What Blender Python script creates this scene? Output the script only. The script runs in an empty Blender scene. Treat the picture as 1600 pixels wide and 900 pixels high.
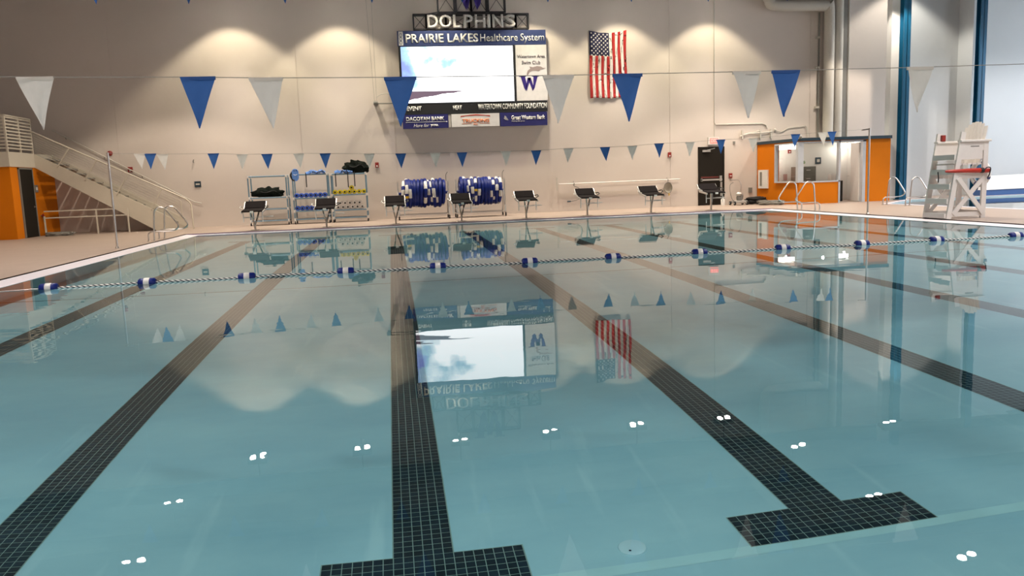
import bpy, bmesh, math, random
from mathutils import Vector, Matrix
S = bpy.context.scene
COL = S.collection
PI = math.pi
random.seed(7)
# ------------------------------------------------------------------ camera
cd = bpy.data.cameras.new('camera'); cam = bpy.data.objects.new('camera', cd); COL.objects.link(cam)
cd.sensor_width = 36.0; cd.lens = 1244.5 / 1600 * 36; cd.clip_start = 0.05; cd.clip_end = 200
def cam_axes(yaw, pitch, roll):
    cy, sy, cp, sp = math.cos(yaw), math.sin(yaw), math.cos(pitch), math.sin(pitch)
    fwd = Vector((-sy * cp, cy * cp, -sp)); right = Vector((cy, sy, 0)); up = right.cross(fwd)
    c, s = math.cos(roll), math.sin(roll)
    return c * right + s * up, -s * right + c * up, fwd
r_, u_, w_ = cam_axes(math.radians(-8.27604), math.radians(7.72788), math.radians(-2.11067))
cam.matrix_world = Matrix(((r_.x, u_.x, -w_.x, -0.0575), (r_.y, u_.y, -w_.y, 0), (r_.z, u_.z, -w_.z, 1.3352), (0, 0, 0, 1)))
S.camera = cam
# ------------------------------------------------------------------ exposure, world
S.view_settings.view_transform = 'Standard'; S.view_settings.look = 'None'
S.view_settings.gamma = 1; S.view_settings.use_curve_mapping = False
S.view_settings.exposure = 0.0
S.cycles.sample_clamp_indirect = 1.5
S.cycles.max_bounces = 10; S.cycles.transmission_bounces = 8; S.cycles.glossy_bounces = 5; S.cycles.diffuse_bounces = 4
W = bpy.data.worlds.new('world'); S.world = W; W.use_nodes = True
W.node_tree.nodes['Background'].inputs[0].default_value = (0.55, 0.62, 0.7, 1)
W.node_tree.nodes['Background'].inputs[1].default_value = 0.3
# ------------------------------------------------------------------ lamps of the hall and added leisure fill (fixtures are built further down at the same places)
LAMP_Z = 8.2
WALL_ROW = [(x, 28.8) for x in (-5.35, -1.65, 1.95, 5.4, 8.8, 12.35)]
LEFT_ROW = [(-7.3, y) for y in (25.0, 21.1, 17.2, 13.3, 9.4, 5.5)]
RIGHT_ROW = [(13.4, y) for y in (24.9, 20.5, 16.7, 12.6, 8.6, 4.6)]
LEISURE = [(17.95, 26.6)]
LEISURE_FILL = [(23.2, 25.0), (27.5, 25.0), (23.5, 19.5), (28.0, 19.5), (22.5, 12.5)]  # unseen lamps added to brighten the wall beyond the leisure pool
WARM = (1.0, 0.86, 0.68)
def spot(x, y, z, energy, color, angle, blend, smooth=0.0):
    l = bpy.data.lights.new('lamp_light', 'SPOT'); l.energy = energy; l.color = color
    l.spot_size = math.radians(angle); l.spot_blend = blend; l.shadow_soft_size = 0.12
    l.cycles.is_caustics_light = True
    if smooth:
        l.use_nodes = True; nt = l.node_tree; lf_ = nt.nodes.new('ShaderNodeLightFalloff'); lf_.inputs['Strength'].default_value = 1.0; lf_.inputs['Smooth'].default_value = smooth
        nt.links.new(lf_.outputs['Quadratic'], nt.nodes['Emission'].inputs['Strength'])
    o = bpy.data.objects.new('lamp_light', l); o.location = (x, y, z); COL.objects.link(o)
for x, y in WALL_ROW: spot(x, y + 0.35, 7.95, 830, (1.0, 0.89, 0.63), 106, 0.3, 6.0)
for x, y in WALL_ROW: spot(x, y - 0.1, LAMP_Z - 0.1, 960, (1.0, 0.88, 0.82), 72, 1.0)
NEAR_ROW = [(x, -3.0) for x in (-4.5, -0.5, 3.5, 7.5, 11.5)]
for x, y in NEAR_ROW: spot(x, y, LAMP_Z - 0.1, 1150, (1.0, 0.94, 0.89), 140, 0.5)
for x, y in LEFT_ROW[:3]: spot(x, y, LAMP_Z - 0.1, 1000, (1.0, 0.86, 0.7), 107.5, 0.2)
for x, y in LEFT_ROW[3:]: spot(x, y, LAMP_Z - 0.1, 850, (1.0, 0.93, 0.88), 145, 0.6)
for x, y in RIGHT_ROW[:3]: spot(x, y, LAMP_Z - 0.1, 1300, (1.0, 0.87, 0.7), 107.5, 0.2)
for x, y in RIGHT_ROW[3:]: spot(x, y, LAMP_Z - 0.1, 1150, (1.0, 0.95, 0.92), 145, 0.6)
spot(20.2, 29.2, 8.95, 800, (1.0, 0.94, 0.82), 108, 0.35, 6.0)
for x, y in LEISURE: spot(x, y, LAMP_Z - 0.1, 1000, (1.0, 0.87, 0.72), 107.5, 0.2)
for x, y in LEISURE_FILL: spot(x, y, LAMP_Z - 0.1, 800, (0.95, 0.96, 1.0), 138, 0.5)
def area(x, y, z, rx, rz, sx, sy, energy, color):
    l = bpy.data.lights.new('window_daylight', 'AREA'); l.shape = 'RECTANGLE'; l.size = sx; l.size_y = sy
    l.energy = energy; l.color = color; l.cycles.is_caustics_light = True
    o = bpy.data.objects.new('window_daylight', l); o.location = (x, y, z); o.rotation_euler = (rx, 0, rz); COL.objects.link(o)
area(31.6, 21.5, 4.5, PI / 2, PI / 2, 14, 5.0, 1050, (0.78, 0.89, 1.0))

# ------------------------------------------------------------------ materials
MATS = {}
def mat(name, col, rough=0.6, metal=0.0, var=0.06, scale=6.0, emit=None, es=1.0, bump=0.0, spec=0.5, rand=0.0, detail=3):
    if name in MATS: return MATS[name]
    m = bpy.data.materials.new(name); m.use_nodes = True; nt = m.node_tree; b = nt.nodes['Principled BSDF']
    b.inputs['Roughness'].default_value = rough; b.inputs['Metallic'].default_value = metal
    b.inputs['Specular IOR Level'].default_value = spec
    tc = nt.nodes.new('ShaderNodeTexCoord'); no = nt.nodes.new('ShaderNodeTexNoise')
    no.inputs['Scale'].default_value = scale; no.inputs['Detail'].default_value = detail
    geo = nt.nodes.new('ShaderNodeNewGeometry')
    nt.links.new(geo.outputs['Position'], no.inputs['Vector'])
    mx = nt.nodes.new('ShaderNodeMix'); mx.data_type = 'RGBA'
    nt.links.new(no.outputs['Fac'], mx.inputs['Factor'])
    mx.inputs['A'].default_value = tuple(max(0, c * (1 - var * 2)) for c in col) + (1,)
    mx.inputs['B'].default_value = tuple(min(1, c * (1 + var * 2)) for c in col) + (1,)
    out = mx.outputs['Result']
    if rand:
        oi = nt.nodes.new('ShaderNodeObjectInfo'); hv = nt.nodes.new('ShaderNodeHueSaturation')
        mr = nt.nodes.new('ShaderNodeMapRange'); mr.inputs['To Min'].default_value = 1 - rand; mr.inputs['To Max'].default_value = 1 + rand
        nt.links.new(oi.outputs['Random'], mr.inputs['Value']); nt.links.new(mr.outputs['Result'], hv.inputs['Value'])
        nt.links.new(out, hv.inputs['Color']); out = hv.outputs['Color']
    nt.links.new(out, b.inputs['Base Color'])
    if emit:
        b.inputs['Emission Color'].default_value = tuple(emit) + (1,); b.inputs['Emission Strength'].default_value = es
    if bump:
        bp = nt.nodes.new('ShaderNodeBump'); bp.inputs['Distance'].default_value = bump; bp.inputs['Strength'].default_value = 0.6
        n2 = nt.nodes.new('ShaderNodeTexNoise'); n2.inputs['Scale'].default_value = scale * 8
        nt.links.new(geo.outputs['Position'], n2.inputs['Vector'])
        nt.links.new(n2.outputs['Fac'], bp.inputs['Height']); nt.links.new(bp.outputs['Normal'], b.inputs['Normal'])
    MATS[name] = m
    return m
M_WALL = mat('wall_paint', (0.68, 0.60, 0.545), 0.75, var=0.02, scale=0.7)
M_WALLB = mat('cool_wall_paint', (0.70, 0.71, 0.71), 0.75, var=0.02, scale=0.7)
M_CEIL = mat('ceiling_paint', (0.15, 0.145, 0.14), 0.9, var=0.03)
M_DECK = mat('deck_concrete', (0.36, 0.28, 0.235), 0.5, var=0.045, scale=1.6, bump=0.001, detail=8)
M_LEDGE = mat('gutter_tile', (0.80, 0.76, 0.84), 0.35, var=0.02)
M_GRATE = mat('gutter_lip', (0.26, 0.19, 0.27), 0.5)
M_ORANGE = mat('orange_paint', (0.64, 0.175, 0.003), 0.7, var=0.03, scale=1.5, spec=0.15)
M_BLUECOL = mat('blue_steel_paint', (0.008, 0.085, 0.17), 0.35, var=0.04, spec=0.4)
M_NAVY = mat('dark_blue_trim', (0.012, 0.035, 0.055), 0.5)
M_WHITE = mat('white_paint', (0.78, 0.76, 0.73), 0.5, var=0.02)
M_PLASTIC = mat('white_plastic', (0.80, 0.76, 0.73), 0.45, var=0.02)
M_DOOR = mat('dark_door_paint', (0.016, 0.013, 0.010), 0.6, var=0.05, spec=0.15)
M_STEEL = mat('stainless_steel', (0.62, 0.58, 0.55), 0.28, 1.0, var=0.03)
M_ALU = mat('brushed_aluminium', (0.70, 0.68, 0.66), 0.4, 0.7, var=0.03)
M_BLACK = mat('black_plastic', (0.012, 0.012, 0.014), 0.55)
M_TREAD = mat('black_grip_tread', (0.012, 0.009, 0.010), 0.9, var=0.1, scale=60, spec=0.1)
M_CREAM = mat('cream_steel_paint', (0.62, 0.56, 0.46), 0.55, var=0.02)
M_PIPE = mat('painted_pipe', (0.60, 0.56, 0.50), 0.55, var=0.02)
M_GREY = mat('grey_metal_paint', (0.20, 0.19, 0.17), 0.5)
M_PVC = mat('blue_grey_pvc', (0.16, 0.27, 0.36), 0.4)
M_FLAGB = mat('blue_pennant_fabric', (0.04, 0.14, 0.44), 0.65, var=0.04, scale=9)
M_FLAGW = mat('white_pennant_fabric', (0.86, 0.82, 0.77), 0.65, var=0.03, scale=9)
for m_ in (M_FLAGB, M_FLAGW):
    nt = m_.node_tree; b = nt.nodes['Principled BSDF']; tl = nt.nodes.new('ShaderNodeBsdfTranslucent'); mx = nt.nodes.new('ShaderNodeMixShader'); mx.inputs[0].default_value = 0.5
    nt.links.new(b.inputs['Base Color'].links[0].from_socket, tl.inputs['Color']); nt.links.new(b.outputs[0], mx.inputs[1]); nt.links.new(tl.outputs[0], mx.inputs[2]); nt.links.new(mx.outputs[0], nt.nodes['Material Output'].inputs['Surface'])
M_CORD = mat('grey_cord', (0.30, 0.28, 0.25), 0.8)
M_FLOATB = mat('blue_float_plastic', (0.006, 0.018, 0.17), 0.4, var=0.1, spec=0.25)
M_FLOATW = mat('white_float_plastic', (0.75, 0.74, 0.72), 0.4)
M_YEL = mat('yellow_foam', (0.82, 0.66, 0.03), 0.8)
M_YELB = mat('yellow_plastic', (0.7, 0.45, 0.02), 0.5)
M_RED = mat('red_plastic', (0.27, 0.022, 0.016), 0.45)
M_REDP = mat('red_foam_vinyl', (0.42, 0.025, 0.015), 0.4)
M_FOAMB = mat('blue_foam', (0.06, 0.14, 0.62), 0.8)
M_LBLUE = mat('light_blue_foam', (0.14, 0.32, 0.85), 0.7, var=0.15, scale=14)
M_MESHB = mat('black_mesh_fabric', (0.006, 0.009, 0.007), 0.9, var=0.4, scale=18, bump=0.01, spec=0.12)
M_TRUSS = mat('black_truss_steel', (0.012, 0.010, 0.014), 0.5)
M_PURPLE = mat('purple_print', (0.035, 0.015, 0.19), 0.5)
M_LETTER = mat('white_letter', (0.72, 0.68, 0.66), 0.5)
M_HDR = mat('scoreboard_blue_print', (0.032, 0.050, 0.155), 0.45)
M_BANK = mat('bank_blue_print', (0.018, 0.018, 0.13), 0.45)
M_PRINT = mat('white_print', (0.80, 0.77, 0.75), 0.5)
M_TXTW = mat('white_text_print', (0.86, 0.84, 0.80), 0.5)
M_TXTD = mat('grey_text_print', (0.14, 0.11, 0.12), 0.5)
M_TXTO = mat('orange_text_print', (0.75, 0.20, 0.04), 0.5)
M_TXTR = mat('red_text_print', (0.5, 0.06, 0.03), 0.5)
M_GROUT = mat('pale_grout', (0.38, 0.43, 0.37), 0.8, var=0.1, scale=20)
M_TILE = mat('black_glazed_tile', (0.009, 0.016, 0.026), 0.3, var=0.35, scale=12, rand=0.35)
M_FLAGR = mat('flag_red_cloth', (0.45, 0.02, 0.02), 0.8, var=0.05)
M_FLAGWH = mat('flag_white_cloth', (0.82, 0.76, 0.72), 0.8, var=0.03)
M_FLAGN = mat('flag_navy_cloth', (0.012, 0.012, 0.06), 0.8, var=0.1)
M_LAMP = mat('lamp_lens', (0.9, 0.9, 0.9), 0.4, emit=(1, 0.95, 0.86), es=55.0)
M_TUBE = mat('office_light_lens', (0.9, 0.9, 0.9), 0.4, emit=(1, 0.93, 0.8), es=9.0)
M_EXIT = mat('exit_sign_face', (0.8, 0.3, 0.25), 0.4, emit=(1, 0.16, 0.13), es=0.85)
M_CONC = mat('under_stair_plaster', (0.60, 0.53, 0.45), 0.8, var=0.05, scale=2)
for m in (M_LAMP,): m.cycles.emission_sampling = 'NONE'

def plaster():
    m = mat('pool_plaster', (0.60, 0.69, 0.66), 0.6, var=0.0)
    nt = m.node_tree; b = nt.nodes['Principled BSDF']; geo = nt.nodes.new('ShaderNodeNewGeometry')
    n1 = nt.nodes.new('ShaderNodeTexNoise'); n1.inputs['Scale'].default_value = 0.9; n1.inputs['Detail'].default_value = 7; n1.inputs['Roughness'].default_value = 0.62
    mp = nt.nodes.new('ShaderNodeMapping'); mp.inputs['Scale'].default_value = (1.0, 1.9, 1.0)
    nt.links.new(geo.outputs['Position'], mp.inputs['Vector']); nt.links.new(mp.outputs['Vector'], n1.inputs['Vector'])
    cr = nt.nodes.new('ShaderNodeValToRGB'); cr.color_ramp.elements[0].position = 0.32; cr.color_ramp.elements[1].position = 0.68
    cr.color_ramp.elements[0].color = (0.48, 0.65, 0.72, 1); cr.color_ramp.elements[1].color = (0.60, 0.755, 0.79, 1)
    nt.links.new(n1.outputs['Fac'], cr.inputs['Fac'])
    # long pale scuffs along the lanes
    n2 = nt.nodes.new('ShaderNodeTexNoise'); n2.inputs['Scale'].default_value = 2.2; n2.inputs['Detail'].default_value = 4
    mp2 = nt.nodes.new('ShaderNodeMapping'); mp2.inputs['Scale'].default_value = (2.6, 0.25, 1); mp2.inputs['Rotation'].default_value = (0, 0, 0.12)
    nt.links.new(geo.outputs['Position'], mp2.inputs['Vector']); nt.links.new(mp2.outputs['Vector'], n2.inputs['Vector'])
    c2 = nt.nodes.new('ShaderNodeValToRGB'); c2.color_ramp.elements[0].position = 0.62; c2.color_ramp.elements[1].position = 0.75
    nt.links.new(n2.outputs['Fac'], c2.inputs['Fac'])
    ml = nt.nodes.new('ShaderNodeMath'); ml.operation = 'MULTIPLY'; ml.inputs[1].default_value = 0.55; nt.links.new(c2.outputs['Color'], ml.inputs[0])
    mx = nt.nodes.new('ShaderNodeMix'); mx.data_type = 'RGBA'; mx.inputs['B'].default_value = (0.74, 0.86, 0.87, 1)
    nt.links.new(ml.outputs[0], mx.inputs['Factor']); nt.links.new(cr.outputs['Color'], mx.inputs['A'])
    nt.links.new(mx.outputs['Result'], b.inputs['Base Color'])
    return m
M_PLASTER = plaster()

def water():
    m = bpy.data.materials.new('pool_water'); m.use_nodes = True; nt = m.node_tree
    nt.nodes.remove(nt.nodes['Principled BSDF'])
    rf = nt.nodes.new('ShaderNodeBsdfRefraction'); rf.inputs['IOR'].default_value = 1.333; rf.inputs['Roughness'].default_value = 0
    rf.inputs['Color'].default_value = (0.73, 0.95, 0.99, 1)
    gl = nt.nodes.new('ShaderNodeBsdfGlossy'); gl.inputs['Roughness'].default_value = 0; gl.inputs['Color'].default_value = (1, 1, 1, 1)
    fr = nt.nodes.new('ShaderNodeFresnel'); fr.inputs['IOR'].default_value = 1.333
    mx = nt.nodes.new('ShaderNodeMixShader')
    geo = nt.nodes.new('ShaderNodeNewGeometry')
    mp = nt.nodes.new('ShaderNodeMapping'); mp.inputs['Scale'].default_value = (0.8, 1.6, 1)
    no = nt.nodes.new('ShaderNodeTexNoise'); no.inputs['Scale'].default_value = 2.2; no.inputs['Detail'].default_value = 1.5
    bp = nt.nodes.new('ShaderNodeBump'); bp.inputs['Strength'].default_value = 1.0; bp.inputs['Distance'].default_value = 0.0006
    L = nt.links.new
    L(geo.outputs['Position'], mp.inputs['Vector']); L(mp.outputs['Vector'], no.inputs['Vector']); L(no.outputs['Fac'], bp.inputs['Height'])
    for n in (rf, gl, fr): L(bp.outputs['Normal'], n.inputs['Normal'])
    L(fr.outputs[0], mx.inputs[0]); L(rf.outputs[0], mx.inputs[1]); L(gl.outputs[0], mx.inputs[2])
    L(mx.outputs[0], nt.nodes['Material Output'].inputs['Surface'])
    return m
M_WATER = water()

def glass():
    m = bpy.data.materials.new('window_glass'); m.use_nodes = True; nt = m.node_tree
    nt.nodes.remove(nt.nodes['Principled BSDF'])
    tr = nt.nodes.new('ShaderNodeBsdfTransparent'); tr.inputs['Color'].default_value = (0.93, 0.95, 0.95, 1)
    gl = nt.nodes.new('ShaderNodeBsdfGlossy'); gl.inputs['Roughness'].default_value = 0.02
    lw = nt.nodes.new('ShaderNodeLayerWeight'); lw.inputs['Blend'].default_value = 0.5
    pw = nt.nodes.new('ShaderNodeMath'); pw.operation = 'POWER'; pw.inputs[1].default_value = 4.0; nt.links.new(lw.outputs['Facing'], pw.inputs[0])
    fr = nt.nodes.new('ShaderNodeMath'); fr.operation = 'MULTIPLY_ADD'; fr.inputs[1].default_value = 0.6; fr.inputs[2].default_value = 0.03; nt.links.new(pw.outputs[0], fr.inputs[0])
    mx = nt.nodes.new('ShaderNodeMixShader')
    nt.links.new(fr.outputs[0], mx.inputs[0]); nt.links.new(tr.outputs[0], mx.inputs[1]); nt.links.new(gl.outputs[0], mx.inputs[2])
    nt.links.new(mx.outputs[0], nt.nodes['Material Output'].inputs['Surface'])
    return m
M_GLASS = glass()

def screen_mat():
    m = bpy.data.materials.new('video_screen_picture'); m.use_nodes = True; nt = m.node_tree; b = nt.nodes['Principled BSDF']
    b.inputs['Base Color'].default_value = (0.01, 0.01, 0.012, 1); b.inputs['Roughness'].default_value = 0.3
    L = nt.links.new
    geo = nt.nodes.new('ShaderNodeNewGeometry'); sx = nt.nodes.new('ShaderNodeSeparateXYZ'); L(geo.outputs['Position'], sx.inputs[0])
    def mr(src, a, bb):
        n = nt.nodes.new('ShaderNodeMapRange'); n.inputs['From Min'].default_value = a; n.inputs['From Max'].default_value = bb; L(src, n.inputs['Value']); return n.outputs['Result']
    def mth(op, a, bb=None):
        n = nt.nodes.new('ShaderNodeMath'); n.operation = op
        for k, v in enumerate((a, bb)):
            if v is None: continue
            if isinstance(v, (int, float)): n.inputs[k].default_value = v
            else: L(v, n.inputs[k])
        return n.outputs[0]
    u = mr(sx.outputs['X'], 0.55, 4.68); v = mr(sx.outputs['Z'], 4.24, 6.26)
    no = nt.nodes.new('ShaderNodeTexNoise'); no.inputs['Scale'].default_value = 1.1; no.inputs['Detail'].default_value = 6; L(geo.outputs['Position'], no.inputs['Vector'])
    n = mth('SUBTRACT', no.outputs['Fac'], 0.5)
    # sky: blue patches on the left fading to white on the right
    f = mth('ADD', mth('MULTIPLY', u, 2.0), mth('MULTIPLY', n, 2.6))
    f = mth('ADD', f, mth('MULTIPLY', mth('ABSOLUTE', mth('SUBTRACT', v, 0.72)), 1.1))
    cr = nt.nodes.new('ShaderNodeValToRGB'); L(f, cr.inputs['Fac'])
    e = cr.color_ramp.elements; e[0].position = 0.05; e[0].color = (0.16, 0.21, 0.50, 1); e[1].position = 0.9; e[1].color = (1.0, 1.0, 1.0, 1)
    k = e.new(0.45); k.color = (0.26, 0.42, 0.52, 1)
    # land: violet grey wedge low on the left, snow under it
    edge = mth('LESS_THAN', v, 0.21); low = mth('GREATER_THAN', v, mth('ADD', mth('MULTIPLY', u, 0.36), mth('MULTIPLY', n, 0.10)))
    low = mth('GREATER_THAN', mth('ADD', v, mth('MULTIPLY', n, 0.12)), mth('ADD', 0.045, mth('MULTIPLY', u, 0.30)))
    wedge = mth('MULTIPLY', edge, low)
    mx = nt.nodes.new('ShaderNodeMix'); mx.data_type = 'RGBA'; L(wedge, mx.inputs['Factor']); L(cr.outputs['Color'], mx.inputs['A']); mx.inputs['B'].default_value = (0.09, 0.06, 0.08, 1)
    L(mx.outputs['Result'], b.inputs['Emission Color']); b.inputs['Emission Strength'].default_value = 2.4
    return m
M_SCREEN = screen_mat()

def spiral_mat():
    m = mat('twisted_rope', (0.6, 0.6, 0.6), 0.6); nt = m.node_tree; b = nt.nodes['Principled BSDF']; L = nt.links.new
    geo = nt.nodes.new('ShaderNodeNewGeometry'); sx = nt.nodes.new('ShaderNodeSeparateXYZ'); L(geo.outputs['Position'], sx.inputs[0])
    ad = nt.nodes.new('ShaderNodeMath'); ad.operation = 'MULTIPLY_ADD'; L(sx.outputs['Z'], ad.inputs[0]); ad.inputs[1].default_value = 2.2; L(sx.outputs['X'], ad.inputs[2])
    md = nt.nodes.new('ShaderNodeMath'); md.operation = 'FRACT'; sc = nt.nodes.new('ShaderNodeMath'); sc.operation = 'MULTIPLY'; sc.inputs[1].default_value = 13.0
    L(ad.outputs[0], sc.inputs[0]); L(sc.outputs[0], md.inputs[0])
    gt = nt.nodes.new('ShaderNodeMath'); gt.operation = 'GREATER_THAN'; gt.inputs[1].default_value = 0.45; L(md.outputs[0], gt.inputs[0])
    mx = nt.nodes.new('ShaderNodeMix'); mx.data_type = 'RGBA'; L(gt.outputs[0], mx.inputs['Factor'])
    mx.inputs['A'].default_value = (0.02, 0.025, 0.05, 1); mx.inputs['B'].default_value = (0.8, 0.78, 0.74, 1)
    L(mx.outputs['Result'], b.inputs['Base Color'])
    return m
M_ROPE = spiral_mat()

# ------------------------------------------------------------------ mesh helpers
class MB:
    def __init__(s): s.v = []; s.f = []; s.mi = []; s.cur = 0
    def add(s, vs, fs):
        n = len(s.v); s.v += [tuple(x) for x in vs]; s.f += [tuple(i + n for i in f) for f in fs]; s.mi += [s.cur] * len(fs); return s
    def box(s, x0, x1, y0, y1, z0, z1):
        return s.add([(x, y, z) for z in (z0, z1) for y in (y0, y1) for x in (x0, x1)],
                     [(0, 2, 3, 1), (4, 5, 7, 6), (0, 1, 5, 4), (2, 6, 7, 3), (0, 4, 6, 2), (1, 3, 7, 5)])
    def bar(s, a, b, w, h=None, up=(0, 0, 1)):
        # rectangular bar from a to b, w across, h along 'up'
        h = h or w; a = Vector(a); b = Vector(b); d = (b - a).normalized(); up = Vector(up)
        if abs(d.dot(up)) > 0.99: up = Vector((0, 1, 0))
        sd = d.cross(up).normalized(); uu = sd.cross(d).normalized(); vs = []
        for p in (a, b):
            for i, j in ((-1, -1), (1, -1), (1, 1), (-1, 1)): vs.append(p + sd * i * w / 2 + uu * j * h / 2)
        return s.add(vs, [(0, 1, 2, 3), (4, 7, 6, 5), (0, 4, 5, 1), (1, 5, 6, 2), (2, 6, 7, 3), (3, 7, 4, 0)])
    def prism(s, pts, d):
        # polygon pts extruded by vector d
        n = len(pts); d = Vector(d); vs = [Vector(p) for p in pts] + [Vector(p) + d for p in pts]
        return s.add(vs, [tuple(range(n))[::-1], tuple(range(n, 2 * n))] + [(i, (i + 1) % n, n + (i + 1) % n, n + i) for i in range(n)])
    def tube(s, pts, r, seg=8, closed=False):
        P = [Vector(p) for p in pts]; n = len(P); rr = r if isinstance(r, (list, tuple)) else [r] * n
        vs = []; prev = None
        for i, p in enumerate(P):
            if closed: d = (P[(i + 1) % n] - P[i - 1]).normalized()
            else: d = (P[min(i + 1, n - 1)] - P[max(i - 1, 0)]).normalized()
            if prev is None: ref = Vector((0, 0, 1)) if abs(d.z) < 0.9 else Vector((0, 1, 0)); sd = d.cross(ref).normalized()
            else: sd = (prev - d * prev.dot(d)).normalized()
            prev = sd; uu = sd.cross(d)
            for k in range(seg):
                a = 2 * PI * k / seg; vs.append(p + (sd * math.cos(a) + uu * math.sin(a)) * rr[i])
        fs = []
        for i in range(n if closed else n - 1):
            j = (i + 1) % n
            for k in range(seg): fs.append((i * seg + k, i * seg + (k + 1) % seg, j * seg + (k + 1) % seg, j * seg + k))
        if not closed: fs += [tuple(range(seg))[::-1], tuple((n - 1) * seg + k for k in range(seg))]
        return s.add(vs, fs)
    def cyl(s, a, b, r, seg=16): return s.tube([a, b], r, seg)
    def lathe(s, prof, axis, origin, seg=20):
        # prof: (t along axis, radius)
        ax = Vector(axis).normalized(); ref = Vector((0, 0, 1)) if abs(ax.z) < 0.9 else Vector((1, 0, 0))
        sd = ax.cross(ref).normalized(); uu = ax.cross(sd); o = Vector(origin); vs = []
        for t, r in prof:
            for k in range(seg):
                a = 2 * PI * k / seg; vs.append(o + ax * t + (sd * math.cos(a) + uu * math.sin(a)) * max(r, 1e-4))
        fs = [(i * seg + k, i * seg + (k + 1) % seg, (i + 1) * seg + (k + 1) % seg, (i + 1) * seg + k) for i in range(len(prof) - 1) for k in range(seg)]
        return s.add(vs, fs)
    def ball(s, c, r, seg=10, sq=(1, 1, 1)):
        c = Vector(c); vs = []; n = seg // 2
        for i in range(n + 1):
            th = PI * i / n
            for k in range(seg):
                a = 2 * PI * k / seg; rr = max(math.sin(th), 1e-3)
                vs.append(c + Vector((rr * math.cos(a) * r * sq[0], rr * math.sin(a) * r * sq[1], math.cos(th) * r * sq[2])))
        return s.add(vs, [(i * seg + k, i * seg + (k + 1) % seg, (i + 1) * seg + (k + 1) % seg, (i + 1) * seg + k) for i in range(n) for k in range(seg)])
    def build(s, name, m, parent=None, world=True, smooth=False, bevel=0.0):
        me = bpy.data.meshes.new(name); off = Vector((0, 0, 0))
        if parent is not None and world: off = abs_loc(parent)
        me.from_pydata([tuple(Vector(v) - off) for v in s.v], [], s.f)
        for mm in (m if isinstance(m, (list, tuple)) else [m]): me.materials.append(mm)
        for p, i in zip(me.polygons, s.mi): p.material_index = i
        bm = bmesh.new(); bm.from_mesh(me); bmesh.ops.recalc_face_normals(bm, faces=bm.faces); bm.to_mesh(me); bm.free()
        o = bpy.data.objects.new(name, me); COL.objects.link(o)
        if smooth:
            for p in me.polygons: p.use_smooth = True
            me.set_sharp_from_angle(angle=0.7)
        if bevel:
            b = o.modifiers.new('bevel', 'BEVEL'); b.width = bevel; b.segments = 2; b.limit_method = 'ANGLE'
        if parent is not None: o.parent = parent
        return o
def abs_loc(o):
    v = Vector((0, 0, 0))
    while o is not None: v += Vector(o.location); o = o.parent
    return v
def thing(name, label, cat, loc=(0, 0, 0), group=None, rz=0.0):
    o = bpy.data.objects.new(name, None); o.empty_display_size = 0.1; o.location = loc; o.rotation_euler[2] = rz
    COL.objects.link(o); o['label'] = label; o['category'] = cat
    if group: o['group'] = group
    return o
def tag(o, label, cat, group=None, kind=None):
    o['label'] = label; o['category'] = cat
    if group: o['group'] = group
    if kind: o['kind'] = kind
    return o
def struct(name, mb, m, smooth=False):
    o = mb.build(name, m, smooth=smooth); o['kind'] = 'structure'; return o
def copy_thing(root, loc, label=None, rz=None, group=None):
    r = root.copy(); COL.objects.link(r); r.location = loc
    if rz is not None: r.rotation_euler[2] = rz
    if label: r['label'] = label
    if group: r['group'] = group
    def rec(src, dst):
        for ch in src.children:
            c = ch.copy(); COL.objects.link(c); c.parent = dst; rec(ch, c)
    rec(root, r)
    return r
def text(name, body, x0, x1, z0, z1, y, m, parent, thick=0.0, depth=0.01, shear=0.0, spacing=1.0):
    # flat lettering standing in the plane y, facing the pool (-y), fitted to the box
    cu = bpy.data.curves.new(name, 'FONT'); cu.body = body; cu.offset = thick; cu.shear = shear; cu.space_character = spacing; cu.resolution_u = 3
    t = bpy.data.objects.new(name, cu); COL.objects.link(t)
    me = bpy.data.meshes.new_from_object(t.evaluated_get(bpy.context.evaluated_depsgraph_get()))
    COL.objects.unlink(t); bpy.data.objects.remove(t)
    xs = [v.co.x for v in me.vertices]; ys = [v.co.y for v in me.vertices]
    ax, bx, ay, by = min(xs), max(xs), min(ys), max(ys)
    off = abs_loc(parent)
    for v in me.vertices:
        X = x0 + (v.co.x - ax) / (bx - ax) * (x1 - x0); Z = z0 + (v.co.y - ay) / (by - ay) * (z1 - z0)
        v.co = Vector((X, y, Z)) - off
    bm = bmesh.new(); bm.from_mesh(me)
    r = bmesh.ops.extrude_face_region(bm, geom=bm.faces[:])
    bmesh.ops.translate(bm, verts=[g for g in r['geom'] if isinstance(g, bmesh.types.BMVert)], vec=(0, -depth, 0))
    bmesh.ops.recalc_face_normals(bm, faces=bm.faces); bm.to_mesh(me); bm.free()
    me.materials.clear(); me.materials.append(m)
    o = bpy.data.objects.new(name, me); COL.objects.link(o); o.parent = parent
    return o

# ------------------------------------------------------------------ the setting
DZ = 0.05; YW = 30.3; XL, XR = -6.37, 12.75; XLI, XRI = -5.97, 12.42; YN = 1.95; YF = 25.72; YFI = 25.66
def pz(y): return -(1.2357 + (2.1455 - 1.2357) * (y - 4) / 20)   # pool floor height
SL = (2.1455 - 1.2357) / 20
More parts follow.
